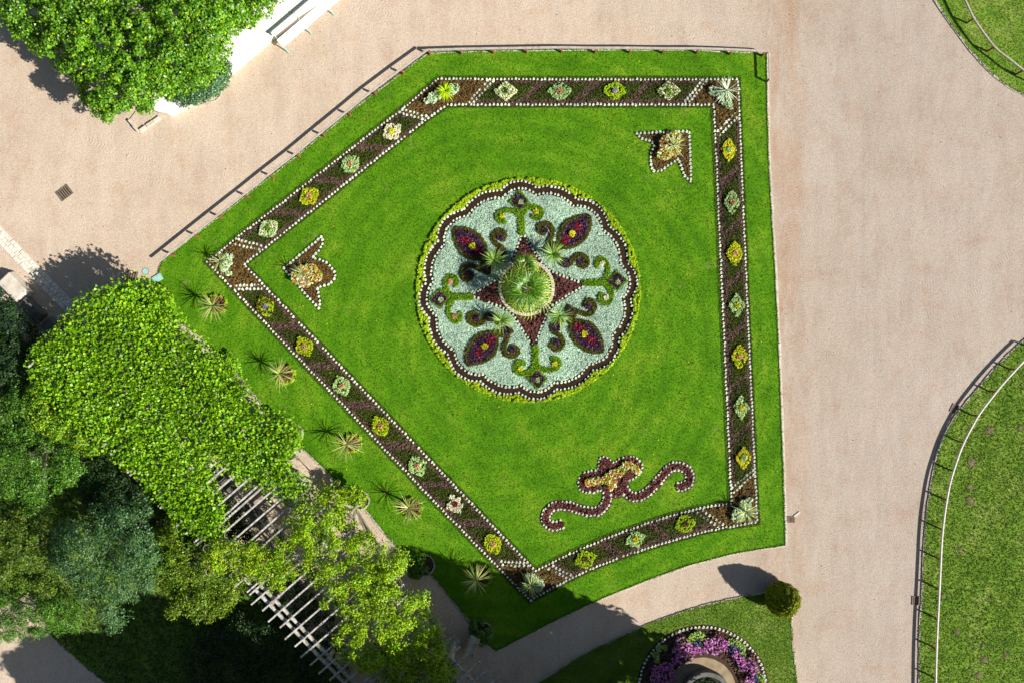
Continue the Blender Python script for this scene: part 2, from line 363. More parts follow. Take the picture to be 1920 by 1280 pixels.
FL = [(530,503),(570,470),(605,440),(608,455),(600,472),(590,482),(612,489),(628,505),(632,522),(618,535),(598,541),(601,556),(603,570),(599,582),(565,545)]
cr = lambda L: [(960 + x / 4, 820 + y / 4) for x, y in L]
BODY = cr([(675,128),(722,145),(765,178),(795,150),(850,130),(905,130),(955,155),(985,205),(978,250),(945,292),(905,315),(875,330),(860,400),(815,450),(760,455),(735,400),(700,395),(665,400),(620,416),(555,418),(505,395),(488,345),(498,290),(540,255),(600,235),(635,238),(640,200),(650,155)])
ARMR = smooth(cr([(835,350),(850,400),(895,438),(960,436),(1020,400),(1080,340),(1140,268),(1200,218),(1262,214),(1312,243),(1333,290),(1320,338),(1285,360),(1245,366)]))
ARML = smooth(cr([(705,385),(716,430),(702,490),(660,540),(600,553),(530,543),(450,517),(370,505),(305,517),(262,560),(250,610),(280,652),(330,662),(372,645)]))
RC = np.array([990.5, 544.0]); TH = math.radians(5.5)
def rose_r(th):      # th from the rosette's own north, clockwise, degrees -> radius of outer dots
    a = th % 90
    for lo, hi, b in [(-10, 10, 13), (10, 33.5, 8), (33.5, 56.5, 13), (56.5, 80, 8), (80, 100, 13)]:
        if lo <= a <= hi:
            return 192 + b * math.sin(math.pi * (a - lo) / (hi - lo)) ** .8
    return 192
def rose_pt(th, r):
    a = math.radians(th) - TH; return (RC[0] + r * math.sin(a), RC[1] - r * math.cos(a))
ROUT = [rose_pt(t, rose_r(t)) for t in np.arange(0, 360, .75)]
RINN = [rose_pt(t, rose_r(t) - 13.8) for t in np.arange(0, 360, .75)]
RSOIL = [rose_pt(t, 209.5) for t in np.arange(0, 360, 3)]
STAR = []
for k in range(4):      # concave star with tips on the axes
    a, m_, b = rose_pt(90 * k, 108), rose_pt(90 * k + 45, 53), rose_pt(90 * k + 90, 108)
    am, bm = rose_pt(90 * k + 16, 71), rose_pt(90 * k + 74, 71)
    STAR += smooth([a, am, m_, bm, b], 5)[:-1]
ROUNDC, ROUNDR = (1317, 1294), 120
LAWN_B = [(1010,1280),(1055,1250),(1100,1222),(1157,1195),(1220,1167),(1275,1147),(1337,1129),(1395,1117),(1440,1110),(1478,1106),(1483,1150),(1486,1200),(1490,1240),(1494,1282),(1500,1360),(900,1360)]
LAWN_R = [(1960,610),(1918,639),(1868,687),(1828,734),(1789,782),(1761,836),(1747,898),(1737,965),(1731,1044),(1728,1123),(1724,1179),(1723,1280),(1723,1340),(2040,1340),(2040,560)]
LAWN_T = [(1725,-50),(1751,0),(1781,44),(1816,92),(1851,131),(1886,160),(1920,179),(1990,205),(2040,215),(2040,-60)]
LAWN_L = [(60,1110),(100,1195),(150,1240),(210,1290),(250,1345),(700,1345),(640,1250),(500,1115),(420,1010),(360,930),(200,800),(60,650),(-80,560),(-80,1180)]

# ------------------------------------------------------------------ ground
def bigplane(name, x0, y0, x1, y1, z, mat):
    me = bpy.data.meshes.new(name); me.from_pydata([(x0, y0, z), (x1, y0, z), (x1, y1, z), (x0, y1, z)], [], [(0, 1, 2, 3)]); me.update()
    o = link(name, me, mat); o['kind'] = 'structure'; return o
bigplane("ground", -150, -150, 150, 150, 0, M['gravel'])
ZL = .03
sheet("lawn", LAWN, ZL, M['lawn'], .06, kind='structure')
sheet("lawn", LAWN_B, ZL, M['lawn2'], .06, kind='structure')
sheet("lawn", LAWN_R, ZL, M['lawn2'], .06, kind='structure')
sheet("lawn", LAWN_T, ZL, M['lawn2'], .06, kind='structure')
sheet("lawn", LAWN_L, ZL - .02, M['lawn2'], .06, kind='structure')
TERR = [(288,206),(312,212),(352,194),(380,170),(433,129),(505,68),(560,26),(640,-20),(640,-80),(360,-80),(250,120),(262,190)]
sheet("pavement", [(CX + (x - CX) * .985, CY + (y - CY) * .985) for x, y in TERR], .45, M['pave'], .5, kind='structure')
PAVE = [(1720,1180)]
ZS = ZL + .005
for nm, pl, mt in [("bed_soil", OUTE, 'soil')]:
    # ring sheet between OUTE and INNE
    n1, n2 = resample(OUTE, 12, True), None
    import mathutils.geometry as mg
    o3 = [Vector((*A(x, y)[:2], 0)) for x, y in OUTE]; i3 = [Vector((*A(x, y)[:2], 0)) for x, y in INNE]
    tri = mg.tessellate_polygon([o3, i3]); V = [(v.x, v.y, ZS) for v in o3 + i3]
    me = bpy.data.meshes.new("bed_soil"); F = []
    for a, b, c_ in tri:
        p, q, r = V[a], V[b], V[c_]
        F.append((a, b, c_) if (q[0]-p[0])*(r[1]-p[1])-(q[1]-p[1])*(r[0]-p[0]) > 0 else (a, c_, b))
    me.from_pydata(V, [], F); me.update(); link("soil", me, M['soil'])['kind'] = 'structure'
sheet("soil", grow(FTR, 1), ZS, M['soil'], kind='structure'); sheet("soil", grow(FL, 1), ZS, M['soil'], kind='structure')
sheet("soil", BODY, ZS, M['soil'], kind='structure')
def strip_poly(path, w_):
    p = np.array(path); d = np.gradient(p, axis=0); d /= np.hypot(*d.T)[:, None]; n = np.stack([-d[:, 1], d[:, 0]], 1)
    return [tuple(q) for q in p + n * w_] + [tuple(q) for q in (p - n * w_)[::-1]]
def strip(name, path, w_, z, mat):
    p = np.array(path); d = np.gradient(p, axis=0); d /= np.hypot(*d.T)[:, None]; n = np.stack([-d[:, 1], d[:, 0]], 1)
    L, R = p + n * w_, p - n * w_; V = [(*A(*q)[:2], z) for q in np.concatenate([L, R])]; m = len(p)
    F = [(i, i + 1, m + i + 1, m + i) for i in range(m - 1)]
    me = bpy.data.meshes.new(name); me.from_pydata(V, [], F); me.update()
    if me.polygons[0].normal.z < 0: me.flip_normals()
    o = link(name, me, mat); o['kind'] = 'structure'; return o
strip("soil", ARMR, 11, ZS + .004, M['soil']); strip("soil", ARML, 11, ZS + .004, M['soil'])
sheet("soil", RSOIL, ZS, M['band'], kind='structure')
circ = lambda c, r, n=48: [(c[0] + r * math.cos(2 * math.pi * k / n), c[1] + r * math.sin(2 * math.pi * k / n)) for k in range(n)]
sheet("soil", circ(ROUNDC, ROUNDR + 5), ZS, M['soil'], kind='structure')
sheet("path", circ(ROUNDC, 63), ZS + .006, solid("tan_trodden_soil", [(.22, .165, .10), (.33, .26, .165)], 3, .95, .5, 16, .1), kind='structure')
YBEDS = [(409,571,19),(537,701,19),(662,829,18),(773,951,20),(903,1077,20)]
for x, y, r in YBEDS: sheet("soil", circ((x, y), r, 24), ZS, M['soil'], kind='structure')

# kerb stones
def kerb(path, w_=4.0, h=.10, step=24, mat='kerb', z0=-.03, name="kerb"):
    h = h * .9
    mb = MB(); pts = resample(path, step)
    for a, b in zip(pts, pts[1:]):
        a, b = np.array(a), np.array(b); d = b - a; L = np.hypot(*d); c = (a + b) / 2
        ww = w_ * random.uniform(.85, 1.15); hh = h * random.uniform(.92, 1.1)
        X, Y, _ = A(*(c + rng.normal(size=2) * .25))
        mb.box((X, Y, z0 + hh / 2), ((L - random.uniform(.5, 1.2)) * S, ww * S, hh), -math.atan2(d[1], d[0]) + random.uniform(-.02, .02))
    o = mb.build(name, M[mat], bevel=.008); o['kind'] = 'structure'; return o
kerb(smooth([(1439,97),(1442,290),(1454,500),(1461,650),(1468,830),(1474,1022)], 4), 4.2, .09)
kerb(smooth([(1474,1022),(1380,1037),(1290,1060),(1200,1093),(1110,1130),(1020,1174),(932,1220)], 5), 2.6, .085)
kerb(LAWN[:6], 3, .08); kerb(LAWN[5:10], 5, .08)
kerb(smooth([(910,1200),(868,1150),(800,1068),(735,1016),(688,958),(640,910),(560,833),(500,767),(440,694),(375,632),(318,590)], 4), 3, .09, 20, 'stone')
kerb(smooth(LAWN_B[:10], 4), 2.6, .085); kerb(smooth(LAWN_B[9:15], 4), 3.6, .085)
kerb(smooth(LAWN_R[:13], 4), 3.6, .085, 14); kerb(smooth(LAWN_T[:9], 4), 4, .085, 14)
# scalloped planting pockets
for x, y, r in [(425,680,17),(551,812,18),(676,937,17),(795,1058,20),(905,1184,19)]:
    kerb([(x + r * math.cos(a), y + r * math.sin(a)) for a in np.linspace(-1.9, 1.5, 14)], 2.6, .12, 8, 'stone')
    sheet("soil", circ((x, y), r - 1, 20), ZS + .004, M['soil'], kind='structure')

# cobbled gutter and flagstones at the left
mb = MB(); d = np.array([137, 142.]); d /= np.hypot(*d); nn = np.array([d[1], -d[0]])
for i in range(-3, 28):
    for j in range(3):
        c = np.array([-10, 440.]) + d * (i * 8.5 + (j % 2) * 4) + nn * (j * 8.3 - 2) + rng.normal(size=2) * .3
        X, Y, _ = A(*c); mb.box((X, Y, .012), (8 * S * random.uniform(.9, 1), 7.7 * S, .05), -math.atan2(d[1], d[0]) + random.uniform(-.03, .03))
mb.build("pavement", M['cobble'], bevel=.01)['kind'] = 'structure'

# ------------------------------------------------------------------ grass
def in_any(P, polys):
    r = np.zeros(len(P), bool)
    for p in polys: r |= inpoly(P, p)
    return r
def lawn_free(P):
    m = inpoly(P, LAWN)
    m &= ~(inpoly(P, OUTE) & ~inpoly(P, INNE)); m &= ~in_any(P, [FTR, FL, BODY])
    m &= (np.hypot(*(P - RC).T) > 210); m &= dline(P, ARMR) > 11.5; m &= dline(P, ARML) > 11.5
    for x, y, r in YBEDS: m &= np.hypot(P[:, 0] - x, P[:, 1] - y) > r
    return m
def grass(region, bbox, n, mat, label, size=.07):
    P = fill(region, bbox, n); W_ = AP(P, 0); W_[:, 2] = ZL + size * .25
    leaves("grass", W_, size, mat, up=.8, asp=.28, kind='stuff', label=label)
grass(lawn_free, bb(LAWN), 110000, M['grass'], "short bright green turf of the main lawn")
grass(lambda P: inpoly(P, LAWN_B) & (np.hypot(P[:, 0] - ROUNDC[0], P[:, 1] - ROUNDC[1]) > ROUNDR + 5), (1000, 1100, 1500, 1300), 26000, M['grass2'], "short turf around the round flower bed")
grass(lambda P: inpoly(P, LAWN_R), (1720, 600, 1960, 1300), 34000, M['grass2'], "rough weedy turf beyond the curved rail at right", .11)
grass(lambda P: inpoly(P, LAWN_T), (1730, -30, 1960, 215), 8000, M['grass2'], "turf beyond the rail in the upper corner", .08)
grass(lambda P: inpoly(P, LAWN_L), (-60, 540, 700, 1340), 60000, M['leafdarkshade'], "shaded ground cover under the trees", .12)  # turf in shade, its leaf colour darkened to stand for that shade
P = fill(lawn_free, bb(LAWN), 260); P = P[(P[:, 1] > 560) | (rng.random(len(P)) < .3)]
W_ = AP(P, 0); W_[:, 2] = ZL + .05
leaves("daisies", W_, .05, M['blossom'], up=2, asp=.9, kind='stuff', label="tiny yellow wild flowers dotted in the lawn")
allawn = lambda P: in_any(P, [LAWN, LAWN_B, LAWN_R, LAWN_T, LAWN_L, TERR])
P = fill(lambda P: ~allawn(P), (0, 0, 1920, 1280), 900); W_ = AP(P, 0); W_[:, 2] = .012
leaves("pebbles", W_[:650], .035, M['stone'], up=2, asp=.8, fold=.4, kind='stuff', label="loose pebbles lying on the gravel")
leaves("fallen_leaves", W_[650:], .055, M['rust'], up=2, asp=.6, fold=.3, kind='stuff', label="fallen leaves lying on the gravel")
for pl, mt in ((LAWN, 'grass'), (LAWN_B[:14], 'grass2'), (LAWN_R[:13], 'grass2'), (LAWN_T[:9], 'grass2'), (OUTE, 'grass'), (INNE, 'grass'), (FTR, 'grass'), (FL, 'grass')):
    q = np.array(resample(pl, .35, pl in (LAWN, OUTE, INNE, FTR, FL))); q = q + rng.normal(size=q.shape) * .9
    W_ = AP(q, 0); W_[:, 2] = ZL + .02; leaves("grass", W_, .075, M[mt], up=.9, asp=.35, kind='stuff', label="ragged grass along the turf edge")
# molehills / bare patches on the right lawn
for i, (x, y, r) in enumerate([(1821,866,12),(1817,913,8),(1818,938,11),(1855,806,11),(1799,1030,7),(1767,1115,6),(1794,1183,7),(1844,1236,9),(1885,1226,8),(1842,1209,6),(1835,1265,9),(1911,802,7)]):
    n = 14; V = [(*A(x, y)[:2], ZL + .045)]; 
    for q in (.55, 1):
        for k in range(n):
            a = 2 * math.pi * k / n; rr = r * q * random.uniform(.75, 1.15)
            V.append((*A(x + rr * math.cos(a), y + rr * math.sin(a))[:2], ZL + (.03 if q < 1 else -.005)))
    F = [(0, 1 + (k + 1) % n, 1 + k) for k in range(n)] + [(1 + k, 1 + (k + 1) % n, 1 + n + (k + 1) % n, 1 + n + k) for k in range(n)]
    me = bpy.data.meshes.new("molehill"); me.from_pydata(V, [], F); me.update(); 
    me.polygons.foreach_set("use_smooth", np.ones(len(F), bool))
    o = link("molehill", me, solid_mole if i else None) if False else link("molehill", me, M.setdefault('mole', solid("molehill_earth", [(.10, .09, .04), (.20, .17, .09)], 8, .95, .8, 30, .1)))
    tag(o, "low bare earth molehill on the rough lawn beyond the curved rail", "molehill", "molehills on the rough lawn")

# ------------------------------------------------------------------ white edging plants
def rosette_mesh():
    V, F = [], []; R = .078
    for ring, (n, tilt, ln, z) in enumerate([(9, .25, 1.0, .015), (7, .75, .85, .03), (5, 1.15, .62, .045)]):
        for k in range(n):
            a = 2 * math.pi * (k + ring * .5) / n; L = R * ln
            def p(r, s, zz):
                ca, sa = math.cos(a), math.sin(a); return (ca * r - sa * s, sa * r + ca * s, zz)
            b = len(V); ct, st = math.cos(tilt), math.sin(tilt)
            V += [p(.006, 0, z), p(L * .6 * ct, -R * .30, z + L * .6 * st), p(L * ct, 0, z + L * st * .9), p(L * .6 * ct, R * .30, z + L * .6 * st)]
            F.append((b, b + 1, b + 2, b + 3))
    # low solid heart
    b = len(V); n = 8; V += [(R * .62 * math.cos(2 * math.pi * k / n), R * .62 * math.sin(2 * math.pi * k / n), .0) for k in range(n)]
    V += [(R * .45 * math.cos(2 * math.pi * k / n), R * .45 * math.sin(2 * math.pi * k / n), .045) for k in range(n)] + [(0, 0, .06)]
    F += [(b + k, b + (k + 1) % n, b + n + (k + 1) % n, b + n + k) for k in range(n)] + [(b + n + k, b + n + (k + 1) % n, b + 2 * n) for k in range(n)]
    me = bpy.data.meshes.new("edging_plant"); me.from_pydata(V, [], F); me.update(); me.materials.append(M['white']); return me
RM = rosette_mesh()
rows = []   # (points, scale, label)
SP = 7.35
def row(path, sc_, label, closed=False, sp=SP): rows.append(([p for p in resample(path, sp, closed)], sc_, label))
row(grow(FTR, -2), 1.02, "pale rosette plant edging the upper right arrow shaped bed", True, 7.2)
row(grow(FL, -2), 1.04, "pale rosette plant edging the left arrow shaped bed", True, 7.6)
DIV = [((914,153),(880,192),'top left corner, lawn side'),((925,153),(889,192),0),((755,206),(799,219),0),((750,212),(792,224),0),
 ((1316,152),(1284,191),0),((1323,154),(1292,192),0),((1377,214),(1346,246),0),((1381,222),(1350,254),0),
 ((1411,880),(1372,913),0),((1411,889),(1375,922),0),((1307,960),(1346,985),0),((1317,956),(1355,981),0),
 ((1029,1064),(1062,1081),0),((1036,1060),(1070,1076),0),((940,1051),(982,1054),0),((942,1058),(990,1060),0),
 ((448,450),(490,461),0),((444,459),(486,468),0),((445,536),(486,534),0),((442,543),(492,542),0)]
DN = ["double row crossing top border at its upper left end", "double row crossing sloping border by upper left corner", "double row crossing top border by upper right corner",
 "double row crossing right border below the upper right corner", "double row crossing right border above the lower right corner", "double row crossing curved bottom border beside lower right corner",
 "double row crossing curved bottom border by bottom corner", "double row crossing long left border by bottom corner", "double row crossing sloping border by left corner", "double row crossing long left border below the left corner"]
for i, (a, b, _) in enumerate(DIV): row([a, b], 1.12, "pale plant in the " + DN[i // 2], sp=7.4)
# round bed edging
row([(ROUNDC[0] + ROUNDR * math.cos(t), ROUNDC[1] + ROUNDR * math.sin(t)) for t in np.linspace(-math.pi - .12, .14, 60)], .95, "pale rosette plant edging the round bed of pink flowers", sp=7.6)
indiv = sum(len(r[0]) for r in rows)
extra = []
def row2(path, sc_, closed=False, sp=SP): extra.append(([p for p in resample(path, sp, closed)], sc_))
row2(OUT, .82, True, 6.9); row2(INN, .88, True, 7.2)
row2(ROUT, .94, True, 7.3); row2(RINN, .90, True, 7.1); row2(STAR, .95, True, 7.3)
dots_r = [ (p) for p in ARMR]
def off(path, w_):
    p = np.array(path); d_ = np.gradient(p, axis=0); d_ /= np.hypot(*d_.T)[:, None]; n_ = np.stack([-d_[:, 1], d_[:, 0]], 1)
    return [tuple(q) for q in p + n_ * w_]
for arm in (ARMR, ARML):
    row2(off(arm, 7.2)[3:], .9, sp=7); row2(off(arm, -7.2)[3:], .9, sp=7); row2([off(arm, 7.2)[-1], (arm[-1][0] - (1 if arm is ARMR else -2), arm[-1][1]), off(arm, -7.2)[-1]], .9)
row2(cr([(850,322),(905,308),(940,285),(970,250),(975,205),(950,165),(900,140),(850,143),(795,163),(765,190),(720,155),(675,140),(655,165),(650,205),(640,243),(600,245),(545,262),(505,295),(495,345),(512,390),(560,410),(620,408),(665,388)]), .92, sp=7)
first = None
grp = "pale rosette edging plants"
count = 0
for pts, s_, lab in rows:
    for (x, y) in pts:
        if rng.random() < .01 or count >= 300 or (not (-5 < x < 1925 and y < 1284)): continue
        o = bpy.data.objects.new("edging_plant", RM); C.objects.link(o)
        o.location = (*A(x + rng.normal() * .3, y + rng.normal() * .3)[:2], ZS + .002); o.rotation_euler = (0, 0, rng.uniform(0, 6.28))
        s = s_ * rng.uniform(.82, 1.12); o.scale = (s, s * rng.uniform(.88, 1.1), s); tag(o, lab, "bedding plant", grp); count += 1
# all the others of the dotted edging as one mass
base = np.array([v.co[:] for v in RM.vertices]); q4 = [tuple(p.vertices) for p in RM.polygons]
VV, FF = [], []; nb = len(base); idx = 0
F4 = np.array([q if len(q) == 4 else (q[0], q[1], q[2], q[2]) for q in q4])
vs_all, tri, quad = [], [], []
q_4 = np.array([q for q in q4 if len(q) == 4]); q_3 = np.array([q for q in q4 if len(q) == 3])
for pts, s_ in extra:
    for (x, y) in pts:
        if rng.random() < .012: continue
        a = rng.uniform(0, 6.28); s = s_ * rng.uniform(.74, 1.14); ca, sa = math.cos(a), math.sin(a)
        X, Y, _ = A(x + rng.normal() * .5, y + rng.normal() * .5)
        v = base * s; v = np.stack([v[:, 0] * ca - v[:, 1] * sa + X, v[:, 0] * sa + v[:, 1] * ca + Y, v[:, 2] + ZS + .002], 1)
        vs_all.append(v); quad.append(q_4 + idx); quad.append(np.stack([q_3[:, 0], q_3[:, 1], q_3[:, 2]], 1)[:0].reshape(0, 4) if False else np.zeros((0, 4), int)); tri.append(q_3 + idx); idx += nb
me = bpy.data.meshes.new("edging_plants")
V = np.concatenate(vs_all); Q = np.concatenate(quad); T = np.concatenate(tri)
me.vertices.add(len(V)); me.vertices.foreach_set("co", V.astype(np.float32).ravel())
me.loops.add(Q.size + T.size); me.loops.foreach_set("vertex_index", np.concatenate([Q.ravel(), T.ravel()]).astype(np.int32))
me.polygons.add(len(Q) + len(T)); me.polygons.foreach_set("loop_start", np.concatenate([np.arange(len(Q)) * 4, len(Q) * 4 + np.arange(len(T)) * 3]).astype(np.int32))
me.update(calc_edges=True)
tag(link("edging_plants", me, M['white']), "hundreds of small pale rosette plants dotted along the beds", None, None, 'stuff')

# ------------------------------------------------------------------ ground cover plantings
def cover(name, region, bbox, dens, size, mat, h=.06, label=None, parent=None, up=.9, asp=.6, z0=None, clump=0):
    """dens = leaves per square plan unit; points clumped into little hummocks when clump>0"""
    x0, y0, x1, y1 = bbox; n = int((x1 - x0) * (y1 - y0) * dens)
    P = rng.uniform((x0, y0), (x1, y1), (n, 2))
    z = rng.random(n) * h
    if clump:
        m = max(3, int((x1 - x0) * (y1 - y0) / clump ** 2 * 1.3)); cc = rng.uniform((x0, y0), (x1, y1), (m, 2))
        ci = rng.integers(0, m, n); rr = rng.normal(size=(n, 2)) * clump * .33; P = cc[ci] + rr
        z = h * np.clip(1 - (rr ** 2).sum(1) / (clump * .8) ** 2, .1, 1) * rng.uniform(.7, 1, n)
    k = region(P + rng.normal(size=P.shape) * .7); P, z = P[k], z[k]
    W_ = AP(P, 0); W_[:, 2] = (ZS if z0 is None else z0) + .004 + z
    return leaves(name, W_, size, M[mat], parent, up=up, asp=asp, kind=None if parent is not None else 'stuff', label=label)
def side_quads():
    """dark green parallelograms with their flower patches: (cx,cy), half-length vector, cross vector, kind"""
    top = [((948,173),'cream'),((1049,173),'pale'),((1152,172),'lime'),((1252,172),'creamgreen')]
    right = [((1365,283),'yellow'),((1371,381),'pale'),((1376,476),'yellowpeach'),((1380,573),'pale2'),((1385,668),'yellowpeach'),((1388,763),'pale2'),((1392,857),'yellow')]
    bottom = [((1284,980),'limered'),((1191,1009),'pale2'),((1097,1046),'limered')]
    bl = [((499,575),'dull'),((572,649),'lime2'),((642,722),'pale'),((714,797),'lime2'),((783,872),'pale'),((854,943),'creamred'),((924,1017),'lime2')]
    tl = [((736,248),'creamyellow'),((658,309),'pale'),((581,369),'limepeach'),((505,430),'palecream')]
    out = []
    for i, (c, k) in enumerate(top): out.append(('top', i, c, (42, 0), (-30, 30), k))
    for i, (c, k) in enumerate(right): out.append(('right', i, c, (2, 40), (-29, 29), k))
    for i, (c, k) in enumerate(bottom): out.append(('bottom', i, c, (38, -15), (27, 19), k))
    for i, (c, k) in enumerate(bl): out.append(('bl', i, c, (28, 29.5), (44, 0), k))
    for i, (c, k) in enumerate(tl): out.append(('tl', i, c, (31, -24.5), (46, 2), k))
    return out
PQ = side_quads(); greens = []
for s_, i, c, hv, xv, k in PQ:
    c = np.array(c); hv = np.array(hv, float); xv = np.array(xv, float)
    greens.append([tuple(c + a * hv + b * xv * .5) for a, b in ((-1, -1), (1, -1), (1, 1), (-1, 1))])
CORN = [[(822,149),(918,150),(884,197),(839,197),(796,222),(752,208)], [(1320,150),(1383,150),(1386,214),(1348,250),(1338,197),(1288,197)],
        [(1414,885),(1419,978),(1350,990),(1312,957),(1371,942),(1372,918)], [(994,1124),(1068,1084),(1032,1060),(1004,1069),(988,1056),(938,1055)], [(390,492),(446,446),(490,464),(458,496),(492,534),(440,540)]]
def band_m(P): return inpoly(P, grow(OUT, -3)) & ~inpoly(P, grow(INN, 3))
corner_m = lambda P: in_any(P, CORN)
green_m = lambda P: in_any(P, greens)
cover("bronze_groundcover", lambda P: band_m(P) & ~corner_m(P) & ~green_m(P), bb(OUT), .9, .07, 'brown', .05, "bronze brown low foliage between the rows of the border", clump=5)
cover("rust_groundcover", lambda P: band_m(P) & corner_m(P), bb(OUT), 1.0, .075, 'rust', .06, "rust and olive low foliage in the corners of the border", clump=5)
cover("dark_green_groundcover", lambda P: band_m(P) & ~corner_m(P) & green_m(P), bb(OUT), 1.2, .06, 'moss', .08, "dark green low foliage in slanting panels of the border")

# flower patches
KINDS = {'cream': ('cream', 'moss', 'palegreen', 'cream white ring', 'dark green'), 'creamgreen': ('cream', 'scroll', 'scroll', 'cream white lozenge', 'green'), 'pale': ('palegreen', 'peach', 'palegreen', 'pale green loose tuft', 'peach'),
 'lime': ('lime', 'mauve', 'lime', 'lime green ring', 'mauve'), 'yellow': ('yellow', 'palegreen', 'yellow', 'bright yellow lozenge', 'pale green'), 'yellowpeach': ('yellow', 'peach', 'lime', 'yellow lozenge', 'peach pink'), 'pale2': ('palegreen', 'yellow', 'palegreen', 'pale green lozenge', 'small yellow'),
 'limered': ('lime', 'rust', 'lime', 'lime green ring', 'rusty red'), 'dull': ('lime', 'mauve', 'olive', 'dull olive lime ring', 'mauve'), 'lime2': ('lime', 'peach', 'yellow', 'lime yellow ring', 'pale pink'), 'creamred': ('cream', 'red', 'cream', 'cream lozenge', 'crimson'),
 'creamyellow': ('cream', 'yellow', 'cream', 'cream white lozenge', 'orange yellow'), 'limepeach': ('yellow', 'peach', 'lime', 'yellow green ring', 'peach'), 'palecream': ('palegreen', 'scroll', 'cream', 'pale cream green tuft', 'dark green')}
ORD = ["first", "second", "third", "fourth", "fifth", "sixth", "seventh"]
WHERE = {'top': "%s from the left in the top border", 'right': "%s from the top in the right border", 'bottom': "%s from the right in the curved bottom border", 'bl': "%s down the long left border", 'tl': "%s down the sloping upper left border"}
for s_, i, c, hv, xv, k in PQ:
    mo, mi, mo2, dsc, csc = KINDS[k]
    e = empty("flower_patch", (*A(*c)[:2], ZS), f"{dsc} of flowers, {WHERE[s_] % ORD[i]}", "flower patch", "flower patches in the border panels")
    vert = s_ == 'right'; ax, ay = (14.5, 22) if vert else ((22, 17) if s_ == 'top' else (20, 17))
    rot = {'top': 0, 'right': 0, 'bottom': -.38, 'bl': 1.1, 'tl': -.66}[s_]; ca, sa = math.cos(rot), math.sin(rot)
    def loc(P, c=c): q = P - np.array(c); return np.stack([(q[:, 0] * ca + q[:, 1] * sa) / ax, (-q[:, 0] * sa + q[:, 1] * ca) / ay], 1)
    loz = k in ('cream', 'creamgreen', 'creamred', 'creamyellow', 'pale2', 'yellow')
    def m_out(P):
        q = np.abs(loc(P)); r = (q[:, 0] ** 1.08 + q[:, 1] ** 1.08) if loz else (q[:, 0] ** 1.3 + q[:, 1] ** 1.3)
        return (r < 1) & (np.hypot(q[:, 0] * ax, q[:, 1] * ay) > 4)
    b4 = (c[0] - 22, c[1] - 22, c[0] + 22, c[1] + 22)
    cover("foliage", m_out, b4, 2.2 if 'cream' in k or k == 'creamgreen' else 1.7, .075, mo, .10, parent=e, z0=ZS + .06, clump=3.4, up=1.3)
    if mo2 != mo: cover("foliage", m_out, b4, .3, .08, mo2, .15, parent=e, z0=ZS + .06, clump=4)
    cc = np.array(c)
    cover("flower_centre", lambda P: np.hypot(*(P - cc).T) < 4.6, b4, 2.0, .085, mi, .12, parent=e, z0=ZS + .10)

# ------------------------------------------------------------------ rosette motifs
c1 = lambda L: [(760 + x / 4, 320 + y / 4) for x, y in L]
def rot90(P, k):
    P = np.asarray(P, float) - RC; a = math.pi / 2 * k; ca, sa = math.cos(a), math.sin(a)
    return np.stack([P[:, 0] * ca - P[:, 1] * sa, P[:, 0] * sa + P[:, 1] * ca], 1) + RC
SC = {'stem': [(smooth(c1([(870,465),(870,400),(868,330)])), 6.0), (smooth(c1([(868,345),(825,312),(765,300),(712,318),(690,350),(702,378),(742,385)])), 4.4), (smooth(c1([(868,345),(900,300),(940,278),(985,278),(1018,300),(1018,338),(990,362),(958,350)])), 4.4)]}
DIA = c1([(855,150),(935,238),(862,312),(778,238)]); DIAI = c1([(845,168),(915,230),(862,298),(797,235)])
LEAF = smooth(c1([(1388,340),(1390,440),(1345,525),(1280,573),(1205,592),(1150,562),(1146,485),(1172,410),(1240,360),(1320,335)]), 3, True)
LEAFI = smooth(c1([(1370,352),(1366,435),(1325,508),(1270,550),(1205,566),(1172,545),(1168,485),(1192,425),(1250,380),(1320,356)]), 3, True)
OS = [(smooth(c1([(1065,600),(1082,530),(1105,465),(1090,418),(1048,400),(1005,418),(1003,455),(1038,474)])), 4.0), (smooth(c1([(1150,650),(1182,705),(1232,705),(1262,660),(1308,635),(1352,655),(1366,695),(1335,722),(1300,705)])), 4.0), (c1([(1060,590),(1100,560),(1160,575)]), 6)]
masks_all = []
AXN = ["top", "right hand", "bottom", "left hand"]; DGN = ["upper right", "lower right", "lower left", "upper left"]
mo_field = []
